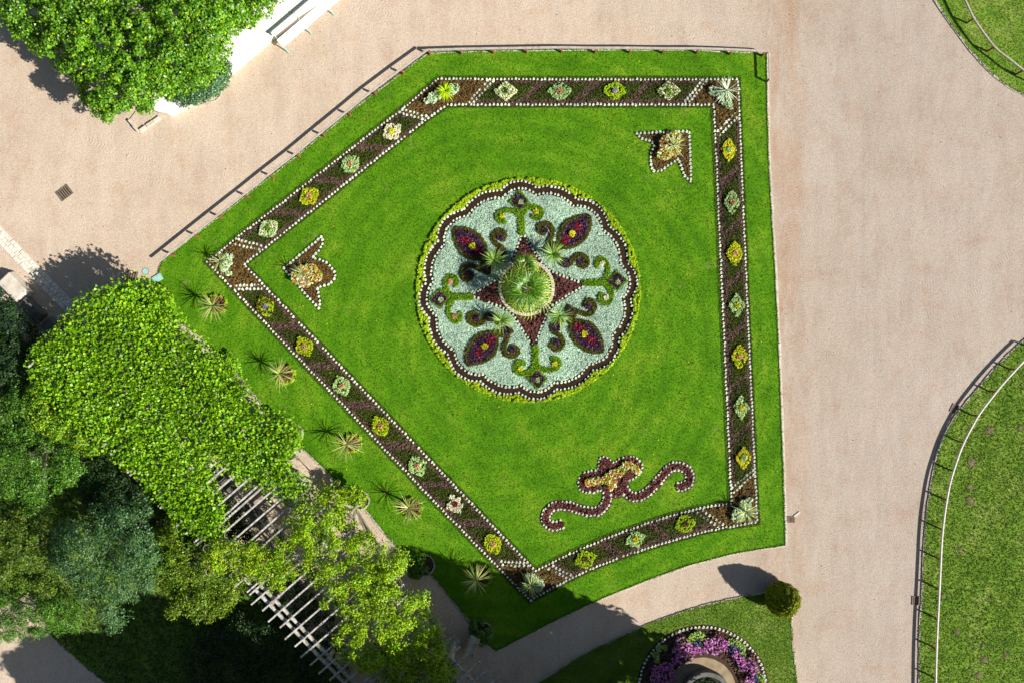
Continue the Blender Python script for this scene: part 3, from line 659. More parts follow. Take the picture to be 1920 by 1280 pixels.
for k in range(4):
    st = [([tuple(q) for q in rot90(p, k)], w_) for p, w_ in SC['stem']]; dia = [tuple(q) for q in rot90(DIA, k)]; diai = [tuple(q) for q in rot90(DIAI, k)]
    def m_st(P, st=st, dia=dia, diai=diai):
        r = inpoly(P, dia) & ~inpoly(P, diai)
        for p, w_ in st: r |= dline(P, p) < w_
        return r & ~inpoly(P, diai)
    cen = np.array(dia).mean(0); bx = (cen[0] - 60, cen[1] - 60, cen[0] + 60, cen[1] + 60)
    bx = bb([q for p, _ in st for q in p] + dia, 8)
    e = empty("scroll_planting", (*A(*cen)[:2], ZS), f"{AXN[k]} green double scroll with purple lozenge in the pale round bed", "flower bed", "green scrolls of the round bed")
    cover("scroll_foliage", m_st, bx, 2.2, .07, 'scroll', .10, parent=e, z0=ZS + .05)
    cover("purple_lozenge", lambda P: inpoly(P, diai) & (np.hypot(*(P - cen).T) > 4), bx, 2.2, .08, 'purple', .12, parent=e, z0=ZS + .05)
    cover("centre_plant", lambda P: np.hypot(*(P - cen - np.array([2, 2])).T) < 4, bx, 2.5, .08, 'palegreen', .08, parent=e, z0=ZS + .12)
    dt = rot90(c1([(724,345),(980,312)]), k); cm = ['yellow', 'cream', 'yellow', 'peach'][k]
    for q in dt: cover("scroll_centre", lambda P: np.hypot(*(P - q).T) < 4.2, bx, 2.5, .08, cm, .1, parent=e, z0=ZS + .08)
    lf = [tuple(q) for q in rot90(LEAF, k)]; lfi = [tuple(q) for q in rot90(LEAFI, k)]; os_ = [([tuple(q) for q in rot90(p, k)], w_) for p, w_ in OS]
    def m_os(P, os_=os_, lf=lf, lfi=lfi):
        r = inpoly(P, lf) & ~inpoly(P, lfi)
        for p, w_ in os_: r |= (dline(P, p) < w_)
        return r & ~inpoly(P, lfi)
    bx2 = bb(lf + [q for p, _ in os_ for q in p], 8); c2 = rot90(c1([(1247,478)]), k)[0]
    e2 = empty("leaf_planting", (*A(*c2)[:2], ZS), f"{DGN[k]} purple leaf shape with olive edge and curls in the round bed", "flower bed", "purple leaf shapes of the round bed")
    cover("olive_edging", m_os, bx2, 2.0, .07, 'oliveg', .10, parent=e2, z0=ZS + .05)
    cover("olive_edging", m_os, bx2, .8, .07, 'olive', .11, parent=e2, z0=ZS + .05)
    rp = rot90(c1([(1212,512),(1192,535),(1288,440),(1296,418)]), k)
    def m_red(P): 
        r = np.zeros(len(P), bool)
        for q in rp: r |= np.hypot(*(P - q).T) < 6
        return r
    ye = lambda P: np.hypot(*(P - c2).T) < 5.5
    cover("purple_foliage", lambda P: inpoly(P, lfi) & ~m_red(P) & ~ye(P), bx2, 2.2, .08, 'purple', .12, parent=e2, z0=ZS + .05)
    cover("crimson_foliage", lambda P: inpoly(P, lfi) & m_red(P), bx2, 2, .08, 'red', .13, parent=e2, z0=ZS + .06)
    cover("yellow_centre", ye, bx2, 1.6, .09, 'yellow', .08, parent=e2, z0=ZS + .17)
    dp = rot90(c1([(1043,450),(1312,685),(1085,585),(1195,690)]), k)
    def m_dp(P):
        r = np.zeros(len(P), bool)
        for q, w_ in zip(dp, (6, 6, 8, 9)): r |= np.hypot(*(P - q).T) < w_
        return r
    cover("purple_tuft", m_dp, bx2, 1.8, .08, 'purple', .1, parent=e2, z0=ZS + .08)
    mo_field += [m_st, m_os, (lambda P, a=diai, b=lfi: inpoly(P, a) | inpoly(P, b)), m_dp]
RINN2 = [rose_pt(t, rose_r(t) - 18) for t in np.arange(0, 360, 1.5)]; ROUT2 = [rose_pt(t, rose_r(t) + 3.2) for t in np.arange(0, 360, 1.5)]
def m_field(P):
    r = inpoly(P, RINN2) & ~inpoly(P, grow(STAR, 3.5))
    for m in mo_field: r &= ~m(P)
    return r
cover("pale_groundcover", m_field, bb(RINN2), 1.9, .062, 'field', .07, "pale blue green carpet foliage filling the round bed", up=1.9)
cover("lime_groundcover", lambda P: ~inpoly(P, ROUT2) & (np.hypot(*(P - RC).T) < 209), (780, 333, 1202, 756), 2.6, .09, 'lime', .12, "lime yellow foliage filling the outer rim of the round bed", clump=5, up=1.6)
cover("maroon_groundcover", lambda P: inpoly(P, grow(STAR, -4)) & (np.hypot(P[:, 0] - 987, P[:, 1] - 540) > 55), bb(STAR), 1.4, .085, 'maroon', .09, "maroon foliage filling the four pointed star", clump=5)
# beds in the lawn
cover("rust_groundcover", lambda P: inpoly(P, grow(FTR, -5)) | inpoly(P, grow(FL, -5)), (525, 240, 1300, 590), .9, .07, 'rust', .06, "rust brown foliage in the two arrow shaped beds")
cover("maroon_groundcover", lambda P: inpoly(P, grow(BODY, -4)) | (dline(P, ARMR) < 5) | (dline(P, ARML) < 5), bb(BODY + ARMR + ARML, 8), 1.7, .08, 'maroon', .08, "maroon foliage filling the scrolled bed of the lower lawn", clump=4)
def blob_m(cs): 
    def f(P):
        r = np.zeros(len(P), bool)
        for x, y, q in cs: r |= np.hypot(P[:, 0] - x, P[:, 1] - y) < q
        return r
    return f
def mixed(name, label, cs, parts, grp=None, z0=.06, h=.2):
    c = np.mean([(x, y) for x, y, _ in cs], 0); e = empty(name, (*A(*c)[:2], ZS), label, "flower planting", grp)
    m = blob_m(cs); b4 = bb([(x - r, y - r) for x, y, r in cs] + [(x + r, y + r) for x, y, r in cs])
    for nm, mt, dens, hh in parts:
        o = cover(nm, m, b4, dens, .085, mt, hh, parent=e, z0=ZS + z0, clump=4)
        if 'flowers' in nm: o['kind'] = 'stuff'
mixed("lantana_planting", "cream and orange flowers under the spiky plant in the upper right arrow bed", [(1252,272,17),(1263,262,13),(1246,288,14),(1238,294,8),(1262,284,12)], [("foliage", 'lime', .8, .25), ("cream_flowers", 'cream', .5, .28), ("orange_flowers", 'orange', .16, .32)])
mixed("lantana_planting", "cream and orange flowers under the spiky plant in the left arrow bed", [(570,515,16),(584,512,16),(594,518,12),(575,527,13),(560,520,12)], [("foliage", 'lime', .6, .25), ("cream_flowers", 'cream', .5, .28), ("orange_flowers", 'orange', .22, .32)])
pp = [(960+x/4, 820+y/4, r) for x, y, r in [(570,330,7),(600,325,8),(635,315,7),(690,315,7),(720,295,9),(745,330,10),(755,270,9),(790,260,9),(820,240,8),(850,205,8),(880,200,7),(915,225,7),(930,240,6),(740,360,6)]]
mixed("lantana_planting", "cream and orange flowers in the heart of the scrolled lower bed", pp, [("foliage", 'lime', .8, .12), ("cream_flowers", 'yellow', .35, .14), ("cream_flowers", 'cream', .6, .15), ("orange_flowers", 'orange', .16, .17)])
# round flower bed
mixed("pink_flower_mass", "pink flowers in the upper arc of the round bed", [(1328,1206,14),(1342,1200,13),(1352,1206,12),(1312,1212,10),(1300,1215,8),(1336,1212,12)], [("foliage", 'moss', .6, .2), ("pink_flowers", 'pink', .55, .3)])
mixed("pink_flower_mass", "pink flowers in the right arc of the round bed", [(1378,1225,10),(1388,1232,11),(1400,1240,12),(1408,1250,10),(1392,1245,10),(1402,1270,8)], [("foliage", 'moss', .6, .2), ("pink_flowers", 'pink', .5, .3)])
mixed("pink_flower_mass", "violet pink flowers in the upper left arc of the round bed", [(1275,1200,12),(1272,1215,14),(1284,1212,13),(1268,1228,12),(1290,1226,9)], [("foliage", 'moss', .6, .2), ("pink_flowers", 'pink', .5, .3)])
mixed("pink_flower_mass", "violet pink flowers in the lower left arc of the round bed", [(1235,1252,16),(1246,1250,15),(1232,1268,15),(1245,1272,15),(1255,1262,10)], [("foliage", 'moss', .6, .2), ("pink_flowers", 'pink', .5, .3)])
for (cs, lab) in [([(1296,1192,7),(1306,1186,7),(1314,1190,6),(1290,1198,6)], "upper"), ([(1370,1200,7),(1380,1204,7),(1388,1212,7),(1390,1222,6)], "right"), ([(1235,1212,6),(1228,1224,6),(1230,1234,5),(1245,1210,5)], "left"), ([(1415,1254,6),(1424,1268,7),(1428,1280,7)], "lower right")]:
    mixed("lime_planting", f"lime leaved clump in the {lab} part of the round bed edging", cs, [("foliage", 'palegreen', .9, .18), ("lime_foliage", 'lime', .5, .18)])
for (cs, lab) in [([(1303,1198,6),(1308,1203,6)], "upper"), ([(1372,1212,8),(1380,1216,6)], "right"), ([(1412,1266,8),(1418,1276,6)], "lower right")]:
    mixed("violet_planting", f"dusky violet flowers beside the lime clump in the {lab} part of the round bed", cs, [("foliage", 'treeblue', .8, .2), ("violet_flowers", 'violet', .7, .24)])
cover("rust_groundcover", lambda P: (np.hypot(P[:, 0] - ROUNDC[0], P[:, 1] - ROUNDC[1]) < 112) & (np.hypot(P[:, 0] - ROUNDC[0], P[:, 1] - ROUNDC[1]) > 72), (1195, 1175, 1440, 1300), 1.0, .08, 'brown', .07, "bronze foliage under the flowers of the round bed")
mixed("maroon_planting", "maroon foliage clump at the top of the round bed", [(1343,1186,7),(1350,1189,6)], [("foliage", 'maroon', 1.2, .15)])
mixed("maroon_planting", "maroon foliage clump at the right of the round bed", [(1411,1226,6),(1416,1232,5)], [("foliage", 'maroon', 1.2, .15)])
# stone basin at the frame edge
def ringwall(name, c, r0, r1, z0, z1, mat, parent=None, n=64, blocks=0):
    mb = MB(); x0, y0, _ = A(*c)
    if blocks:
        for k in range(blocks):
            a0 = 2 * math.pi * (k + .04) / blocks; a1 = 2 * math.pi * (k + .96) / blocks; dz = random.uniform(-.012, .012); vs = []
            for z in (z0, z1 + dz):
                for r in (r0, r1):
                    for a in (a0, a1): vs.append((x0 + r * S * math.cos(a), y0 + r * S * math.sin(a), z))
            mb.add(vs, [(0,1,3,2),(4,6,7,5),(0,4,5,1),(2,3,7,6),(0,2,6,4),(1,5,7,3)])
    else:
        vs = []
        for z in (z0, z1):
            for r in (r0, r1): vs += [(x0 + r * S * math.cos(2 * math.pi * k / n), y0 + r * S * math.sin(2 * math.pi * k / n), z) for k in range(n)]
        fs = []
        for k in range(n):
            j = (k + 1) % n; a, b, c_, d_ = 0, n, 2 * n, 3 * n
            fs += [(c_ + k, d_ + k, d_ + j, c_ + j), (b + k, b + j, d_ + j, d_ + k), (a + j, a + k, c_ + k, c_ + j)]
        mb.add(vs, fs)
    return mb.build(name, M[mat], parent, bevel=.01)
e = empty("stone_basin", (*A(1320, 1292)[:2], ZS), "round grey stone basin in the middle of the pink flower bed", "basin")
ringwall("basin_rim", (1321, 1298), 38, 46, ZS, .5, 'darkstone', e)  # stone darkened partly for weathering, partly for the shade on the rim
sheet("basin_soil", circ((1321, 1298), 38), .38, M['water'], parent=e)
cover("basin_plants", blob_m([(1321,1298,33)]), (1285,1255,1360,1340), .25, .12, 'leafdarkshade', .1, parent=e, z0=.39)

# ------------------------------------------------------------------ spiky plants and palm
def blades_mesh(n, L, W_, droop=.5, low=-.1, hi=1.15):
    V, F = [], []
    for k in range(n):
        a = rng.uniform(0, 2 * math.pi); el = low + (hi - low) * rng.random() ** 1.3
        l = L * rng.uniform(.8, 1.1) * (1 - .15 * max(el, 0)); x = z = 0.; e_ = el; b = len(V); seg = 4
        for i in range(seg + 1):
            t = i / seg; wd = W_ * (.75 + .8 * t - 1.5 * t * t) if i < seg else .001
            ca, sa = math.cos(a), math.sin(a)
            V += [(ca * x - sa * wd / 2, sa * x + ca * wd / 2, z), (ca * x + sa * wd / 2, sa * x - ca * wd / 2, z)]
            if i < seg: F.append((b + 2 * i, b + 2 * i + 1, b + 2 * i + 3, b + 2 * i + 2))
            x += l / seg * math.cos(e_); z += l / seg * math.sin(e_); e_ -= droop / seg
    return V, F
def yucca(px, py, h, label, mat='yucca', n=60, L=.62, W_=.042, droop=.55, grp="spiky plants on short trunks", low=-.25):
    loc = A(px, py, h); e = empty("spiky_plant", (loc[0], loc[1], ZS), label, "spiky plant", grp)
    V, F = blades_mesh(n, L, W_, droop, low); V = [(x, y, z + h - ZS) for x, y, z in V]
    me = bpy.data.meshes.new("blades"); me.from_pydata(V, [], F); me.update(); me.materials.append(M[mat])
    o = link("blades", me, None, e, world=False)
    mb = MB(); mb.tube([(0, 0, 0), (.01, 0, h * .5), (0, 0, h)], [.06, .05, .045], 8)
    tr = mb.build("trunk", M['bark'], e, world=False); return e
yucca(926,489,.85,"spiky yucca at the upper left of the palm in the round bed", n=75, L=.74, W_=.036, low=-.3)
yucca(1036,477,.75,"spiky yucca at the upper right of the palm in the round bed", 'yucca', 75, .72, .036)
yucca(939,601,.75,"spiky yucca at the lower left of the palm in the round bed", 'yucca', 70, .74, .036)
yucca(1049,592,.75,"spiky yucca at the lower right of the palm in the round bed", 'yucca', 70, .72, .036)
for (x, y), l in zip([(399,573),(524,700),(650,833),(766,951),(893,1087)], ["uppermost beside the long left border", "second down beside the long left border", "third down beside the long left border", "fourth down beside the long left border", "lowest beside the long left border"]):
    yucca(x, y, .95, "spiky plant in round lawn bed, " + l, 'yuccamix', 50, .90, .032, .45, low=-.1)
yucca(835,171,.35,"bright green strappy plant in the upper left corner of the border", 'lime', 60, .55, .05, .8)
yucca(1363,170,.5,"pale spiky plant in the upper right corner of the border", 'miller', 40, .75, .028, .4)
yucca(1398,958,.6,"pale spiky plant in the lower right corner of the border", 'yuccapale', 46, .72, .03, .4)
yucca(996,1096,.6,"pale spiky plant in the bottom corner of the border", 'yuccapale', 46, .72, .03, .4)
yucca(413,490,.8,"spiky plant in the left corner of the border", 'yuccapale', 40, .7, .03, .4)
yucca(1262,272,.6,"thin bladed spiky plant in the upper right arrow shaped bed", 'yuccapale', 34, .72, .026, .35)
yucca(566,512,.75,"thin bladed spiky plant in the left arrow shaped bed", 'yuccapale', 34, .72, .026, .35)
for (cs, lab) in [([(812,186,10),(822,180,8),(800,192,5),(852,168,9),(846,174,8)], "upper left"), ([(1335,172,9),(1345,178,10),(1358,190,10),(1366,200,8)], "upper right"),
                  ([(1384,962,13),(1395,945,10),(1402,938,7),(1378,968,8)], "lower right"), ([(997,1088,14),(1008,1094,12),(992,1078,8)], "bottom"), ([(430,490,9),(424,502,8),(434,482,6),(432,513,5)], "left")]:
    mixed("silver_planting", f"silver white leaved clump in the {lab} corner of the border", cs, [("foliage", 'miller', 1.6, .2), ("pale_foliage", 'palegreen', .3, .2)], "silver leaved clumps in the border corners")
LB = ["uppermost", "second", "third", "fourth", "lowest"]
for (x, y, r), l in zip(YBEDS, LB):
    e = empty("round_planting", (*A(x, y)[:2], ZS), f"{l} of the round lawn beds with red foliage ringed in yellow green", "flower bed", "small round beds along the left lawn")
    cx_, cy_ = x, y; b4 = (x - r, y - r, x + r, y + r)
    cover("ring_foliage", lambda P: (np.hypot(P[:, 0] - cx_, P[:, 1] - cy_) < r) & (np.hypot(P[:, 0] - cx_, P[:, 1] - cy_) > r - 6), b4, 1.6, .085, 'lime' , .16, parent=e, z0=ZS, clump=4)
    cover("red_foliage", lambda P: (np.hypot(P[:, 0] - cx_, P[:, 1] - cy_) < r - 5), b4, 1.6, .085, 'maroon', .16, parent=e, z0=ZS, clump=4)
    cover("rust_foliage", lambda P: (np.hypot(P[:, 0] - cx_, P[:, 1] - cy_) < r - 2), b4, .7, .085, 'rust', .18, parent=e, z0=ZS, clump=4)

# palm in its stone ring
e = empty("stone_ring", (*A(987, 540)[:2], ZS), "ring of pale stone blocks around the central palm", "planter")
ringwall("block_ring", (987, 540), 47, 53, ZS - .01, .13, 'kerb', e, blocks=40)
sheet("ring_soil", circ((987, 540), 47), .10, M['soil'], parent=e)
cover("underplanting", blob_m([(987,540,43)]), (940,495,1035,585), 1.6, .10, 'scroll', .10, parent=e, z0=.11, clump=6)
def frond_mesh(pet, fan, nl=17):
    V, F = [], []
    b = 0; V += [(0, -.012, 0), (0, .012, 0), (pet, .008, 0), (pet, -.008, 0)]; F.append((0, 1, 2, 3))
    for k in range(nl):
        a = math.radians(-128 + 256 * k / (nl - 1)); l = fan * (1 - .18 * abs(k / (nl - 1) - .5) * 2) * rng.uniform(.92, 1.05)
        ca, sa = math.cos(a), math.sin(a); b = len(V); x = 0.; z = 0.; e_ = rng.uniform(-.05, .12); seg = 4; w0 = .055
        for i in range(seg + 1):
            t = i / seg; wd = w0 * (.35 + 1.5 * t - 1.75 * t * t) if i < seg else .002
            V += [(pet + ca * x - sa * wd / 2, sa * x + ca * wd / 2, z + .008 * (k % 2)), (pet + ca * x + sa * wd / 2, sa * x - ca * wd / 2, z)]
            if i < seg: F.append((b + 2 * i, b + 2 * i + 1, b + 2 * i + 3, b + 2 * i + 2))
            x += l / seg * math.cos(e_); z += l / seg * math.sin(e_); e_ -= .28
    me = bpy.data.meshes.new("frond"); me.from_pydata(V, [], F); me.update(); return me
def palm(px, py, h, nf, scale, label, spread=1.0):
    loc = A(px, py, h); e = empty("fan_palm", (loc[0], loc[1], .12), label, "palm", None)
    mb = MB(); mb.tube([(0, 0, 0), (.02, .01, (h - .12) * .5), (0, 0, h - .12)], [.16, .13, .12], 10); mb.build("trunk", M['bark'], e, world=False)
    mesh_new = [frond_mesh(.34 * scale, .72 * scale) for _ in range(3)]; mesh_old = [frond_mesh(.60 * scale, .72 * scale) for _ in range(3)]
    for m_ in mesh_new: m_.materials.append(M['palm'])
    for m_ in mesh_old: m_.materials.append(M['palmold'])
    for k in range(nf):
        t = k / nf; el = math.radians(-26 + 62 * t) * 1.0; az = k * 2.39996 + rng.uniform(-.2, .2)
        me = (mesh_old if t < .38 else mesh_new)[k % 3]
        o = bpy.data.objects.new("frond", me); C.objects.link(o); o.parent = e
        o.location = (0, 0, h - .12 - .18 * (1 - t)); o.rotation_euler = (rng.uniform(-.35, .35), -el, az); s = rng.uniform(.88, 1.08) * (1 - .12 * t); o.scale = (s, s, s)
    return e
palm(988, 542, 1.9, 24, 1.28, "large fan palm standing in the stone ring at the centre of the round bed")
palm(985, 497, .9, 14, .66, "small pale fan palm at the upper edge of the stone ring")

# ------------------------------------------------------------------ clipped topiary
def topiary():
    base = A(1457, 1113); e = empty("clipped_yew", base, "clipped egg shaped yew at the corner of the lower lawn", "topiary")
    H_, R_ = 2.1, .74; prof = [(0, .55), (.12, .86), (.28, 1.0), (.45, .97), (.62, .82), (.78, .58), (.9, .33), (.97, .14), (1, .02)]
    V, F, n = [], [], 40
    for t, r in prof:
        for k in range(n):
            a = 2 * math.pi * k / n; V.append((base[0] + R_ * r * .94 * math.cos(a), base[1] + R_ * r * .94 * math.sin(a), .03 + H_ * t * .97))
    for i in range(len(prof) - 1):
        for k in range(n): F.append((i * n + k, i * n + (k + 1) % n, (i + 1) * n + (k + 1) % n, (i + 1) * n + k))
    quads("dense_core", V, F, M['topiary'], e, smooth=True)
    N_ = 16000; t = rng.random(N_) ** .85; r = np.interp(t, [p[0] for p in prof], [p[1] for p in prof]) * R_; a = rng.uniform(0, 2 * math.pi, N_)
    r = r * rng.uniform(.95, 1.03, N_)
    P = np.stack([base[0] + r * np.cos(a), base[1] + r * np.sin(a), .03 + H_ * t], 1)
    dr = np.gradient(np.interp(np.linspace(0, 1, 50), [p[0] for p in prof], [p[1] for p in prof]) * R_, H_ / 49); sl_ = np.interp(t, np.linspace(0, 1, 50), dr)
    lump = .035 * np.sin(5 * a + 7 * t) * np.sin(9 * t + 2 * a) + .03 * np.sin(11 * a - 13 * t) + .02 * rng.normal(size=N_)
    P[:, 0] += np.cos(a) * lump; P[:, 1] += np.sin(a) * lump; P[:, 2] += lump * .6
    Nn = np.stack([np.cos(a), np.sin(a), -sl_], 1); Nn /= np.linalg.norm(Nn, axis=1)[:, None]
    leaves("clipped_foliage", P, .075, M['topiary'], e, up=0, asp=.5, N=Nn * .9)
topiary()

# ------------------------------------------------------------------ low rails
def fence(label, ground, zr, mat_r, mat_p, posts, wr=.09, hr=.09, pr_=.05, name="low_rail", end=True):
    g0 = A(*ground[0]); e = empty(name, (g0[0], g0[1], 0), label, "railing")
    mb = MB()
    for a, b in zip(ground, ground[1:]):
        pa, pb = A(*a), A(*b); mb.bar((pa[0], pa[1], zr), (pb[0], pb[1], zr), wr, hr)
    mb.build("rail", M[mat_r], e, bevel=.01)
    for (x, y) in posts:
        X, Y, _ = A(x, y); b = MB(); b.tube([(X, Y, 0), (X, Y, zr - hr * .45)], [pr_, pr_ * .9], 8); b.build("post", M[mat_p], e)
POSTS_A = [(326,477),(371,441),(415,406),(465,367),(511,330),(560,292),(607,253),(655,214),(702,175),(754,136),(804,100)]
POSTS_T = [(865,98),(925,97),(987,96),(1052,95),(1115,96),(1179,96),(1241,97),(1305,97),(1367,99),(1428,102)]
fence("grey timber rail on short posts along the sloping upper left lawn edge", [(306,493)] + POSTS_A, .50, 'rail', 'post', [(x + 2.5, y + 3) for x, y in POSTS_A], .09, .07, .06)
fence("grey timber rail on short posts along the straight top lawn edge", [(804,100)] + POSTS_T + [(1435,103)], .42, 'rail', 'post', [(x, y + 3.5) for x, y in POSTS_T], .10, .08, .06)
fence("short return of timber rail at the upper right lawn corner", [(1436,104),(1438,156)], .46, 'rail', 'post', [(1437,154)], .08, .06)
RR = [(1930,652),(1905,676),(1868,716),(1850,738),(1824,772),(1805,805),(1790,836),(1778,870),(1768,905),(1760,950),(1754,1002),(1751,1060),(1748,1120),(1745,1180),(1743,1240),(1742,1320)]
rr = smooth(RR, 4); pr = resample(rr, 57)
fence("pale curved metal rail along the rough lawn at right", rr, .62, 'whiterail', 'post', pr, .06, .10, .045)
RT = smooth([(1782,-20),(1802,22),(1815,48),(1850,96),(1878,119),(1915,147),(1960,170)], 4)
fence("grey metal rail around the lawn in the upper right corner", RT, .62, 'rail', 'post', [(1782,-12),(1812,44),(1850,97),(1904,140)], .07, .09)

# ------------------------------------------------------------------ drains and covers
def drain(px, py, w_, h_, rz, nb, label, mat='iron', z=.006):
    X, Y, _ = A(px, py); e = empty("drain_grate", (X, Y, z), label, "drain", "drain grates", -rz)
    a, b = w_ * S / 2, h_ * S / 2
    MB().box((0, 0, .0), (a * 2, b * 2, .006)).build("pit_shade_plate", M['pitshade'], e, world=False)  # flat black plate in place of the unlit pit
    f = MB(); t = .03
    for c_, s_ in (((0, b), (2 * a + t, t, .03)), ((0, -b), (2 * a + t, t, .03)), ((a, 0), (t, 2 * b, .028)), ((-a, 0), (t, 2 * b, .028))): f.box((*c_, .012), s_)
    f.build("frame", M[mat], e, world=False)
    g = MB()
    for k in range(nb): g.box((-a + 2 * a * (k + .5) / nb, 0, .012), (a / nb * 1.15, 2 * b, .02))
    g.build("bars", M[mat], e, world=False)
drain(121,362,26,20,-.65,6,"rusty square drain grate set in the gravel at far left")
drain(246,518,22,20,.25,5,"dark drain grate in the shadow beside the vine arbour")
drain(1483,973,13,11,0,5,"small drain grate beside the right edge of the main lawn")
drain(1790,766,14,16,.45,6,"drain grate under the curved rail, upper of two")
drain(1717,1125,14,15,.05,6,"drain grate under the curved rail, lower of two")
X, Y, _ = A(1494, 963); o = MB().box((X, Y, .02), (14 * S, 3.4 * S, .04), .65).build("loose_kerb_stone", M['kerb'], bevel=.01); tag(o, "loose pale kerb stone lying beside the small drain grate", "stone")
e = empty("manhole_cover", (*A(273, 509)[:2], 0), "small round greenish metal cover in the gravel by the lawn corner", "manhole cover")
o = MB(); x0, y0, _ = A(273, 509)
o.tube([(x0, y0, 0), (x0, y0, .014)], [.15, .148], 24); o.build("cover_plate", M['verdigris'], e)
ringwall("cover_rim", (273, 509), 5.6, 6.6, 0, .02, 'iron', e, n=28)
X, Y, _ = A(296, 522)
o = MB().box((X, Y, ZL + .015), (.46, .32, .04), .55).build("square_cover", M['verdigris'], bevel=.01); tag(o, "square verdigris green cover plate in the left tip of the lawn", "cover plate")

# ------------------------------------------------------------------ bench
def bench():
    a0 = np.array([522, 80.]); d_ = np.array([245, -207.]); d_ /= np.hypot(*d_); nn_ = np.array([-d_[1], d_[0]])   # nn_: toward front (lower right)
    X, Y, _ = A(*a0); e = empty("park_bench", (X, Y, 0), "long white slatted bench with pale green iron legs at the top edge", "bench")
    L = 170 * S; ang = math.atan2(-d_[1], d_[0]); e.rotation_euler = (0, 0, ang)
    e2 = e
    # local: x along the bench, y negative = front
    for k in range(3):
        MB().box((L / 2, -.13 - k * .155, .44), (L, .14, .035)).build("seat_slat", M['benchwhite'], e2, bevel=.006, world=False)
    for k in range(2):
        MB().box((L / 2, .175 + k * .05, .56 + k * .11), (L, .075, .09)).build("back_slat", M['benchwhite'], e2, bevel=.006, world=False)
    for k in range(4):
        x = .06 + k * (L - .12) / 3; m = MB()
        m.bar((x, -.66, .02), (x, -.46, .40), .045, .04); m.bar((x, -.50, .40), (x, .13, .40), .045, .04); m.bar((x, .13, .40), (x, .24, .74), .045, .04)
        m.bar((x, .12, .40), (x, .34, .02), .045, .04); m.bar((x, -.72, .03), (x, -.60, .03), .06, .04)
        m.build("leg", M['benchgreen'], e2, world=False)
bench()

# ------------------------------------------------------------------ trees and vines
def clumpy(poly, z0, z1, nclump, rc, per, edge=60, hollow=.25, soft=.55):
    """leaf points on clump surfaces filling an apparent outline, domed between z0 and z1 (metres)"""
    c = fill(lambda P: inpoly(P, poly), bb(poly), nclump); d = dline(c, poly, True)
    t = np.clip(d / edge, 0, 1); prof = np.sqrt(1 - (1 - t) ** 2)
    z = z0 + (z1 - z0) * (prof * rng.uniform(1 - hollow, 1, nclump))
    cw = AP(c, z); ci = np.repeat(np.arange(nclump), per); n = len(ci)
    u = rng.normal(size=(n, 3)); u[:, 2] = np.abs(u[:, 2]) * .9 - .25; u /= np.linalg.norm(u, axis=1)[:, None]
    rr = (rc * rng.uniform(.6, 1.3, nclump))[ci] * rng.uniform(soft, 1.1, n)
    P = cw[ci] + u * rr[:, None] * np.array([1, 1, .75]); return P, u, cw
def tree(name, label, cat, poly, z0, z1, nclump, rc, per, lsize, mat, edge=60, asp=.65, foot=None, group=None, branches=5, bark='bark', hollow=.3, second=None, up=.5):
    big = cat == 'tree' and z1 < 4.5
    P, u, cw = clumpy(poly, z0, z1, int(nclump * (.75 if big else 1)), rc * (1.12 if big else 1), int(per * (1.25 if big else 1)), edge, .55 if big else hollow, .12 if 'vine' in cat else .5)
    P[:, 2] = np.maximum(P[:, 2], .08)
    cen = cw.mean(0) if foot is None else np.array(A(*foot)); e = empty(name, (cen[0], cen[1], 0), label, cat, group)
    o = leaves("crown", P, lsize, M[mat], e, up=up, asp=asp, N=u * .9)
    if second:
        k = rng.random(len(P)) < second[1]; leaves("young_leaves", P[k] + u[k] * .05, lsize * .9, M[second[0]], e, up=up, asp=asp, N=u[k] * .9)
    zt = max(z0 * .6, .3); mb = MB(); r0 = .05 + .03 * z1
    mb.tube([(cen[0], cen[1], 0), (cen[0] + .04, cen[1] + .03, zt * .5), (cen[0], cen[1] + .05, zt)], [r0, r0 * .8, r0 * .65], 9)
    tk = mb.build("trunk", M[bark], e)
    for j in rng.choice(len(cw), branches, replace=False):
        mb = MB(); q = cw[j]; m_ = (np.array([cen[0], cen[1], zt]) * .5 + q * .5) + np.array([0, 0, .15])
        q = q - np.array([0, 0, .3]); mb.tube([(cen[0], cen[1], zt * .95), tuple(m_ - np.array([0, 0, .25])), tuple(q)], [r0 * .4, r0 * .2, r0 * .08], 6)
        mb.build("branch", M[bark], tk, world=False)
    return e
# lime-leaved tree in the upper left
TL = [(-40,-30),(-30,20),(18,52),(30,70),(72,92),(110,116),(138,142),(160,165),(142,195),(168,215),(205,222),(238,210),(262,205),(300,190),(330,178),(370,160),(405,135),(424,108),(427,84),(446,52),(470,50),(490,32),(510,5),(540,-10),(520,-60),(-40,-60)]
tree("broadleaf_tree", "big bright green broadleaved tree with yellow tips in the upper left corner", "tree", TL, 1.6, 4.6, 620, .34, 120, .125, 'linden', 95, .75, foot=(235, 110), branches=9, second=('lime', .05), hollow=.5)
tree("ivy_shrub", "bluish green ivy mound at the foot of the big tree, by the white paving", "shrub", [(300,160),(322,184),(345,196),(372,194),(396,184),(414,168),(428,145),(430,120),(400,105),(340,130)], .55, 1.9, 190, .22, 130, .075, 'ivy', 30, .7, foot=(375,150))
# pocket beds of stones beside it
kerb([(243,226),(262,248)], 5, .22, 12, 'kerb'); kerb([(264,247),(302,221)], 6, .22, 14, 'kerb')
sheet("soil", [(243,226),(262,246),(300,222),(280,205),(255,210)], .05, M['gravel'], kind='structure')
kerb([(384,188),(396,193),(408,188),(415,176),(417,164)], 2.4, .1, 6, 'kerb')

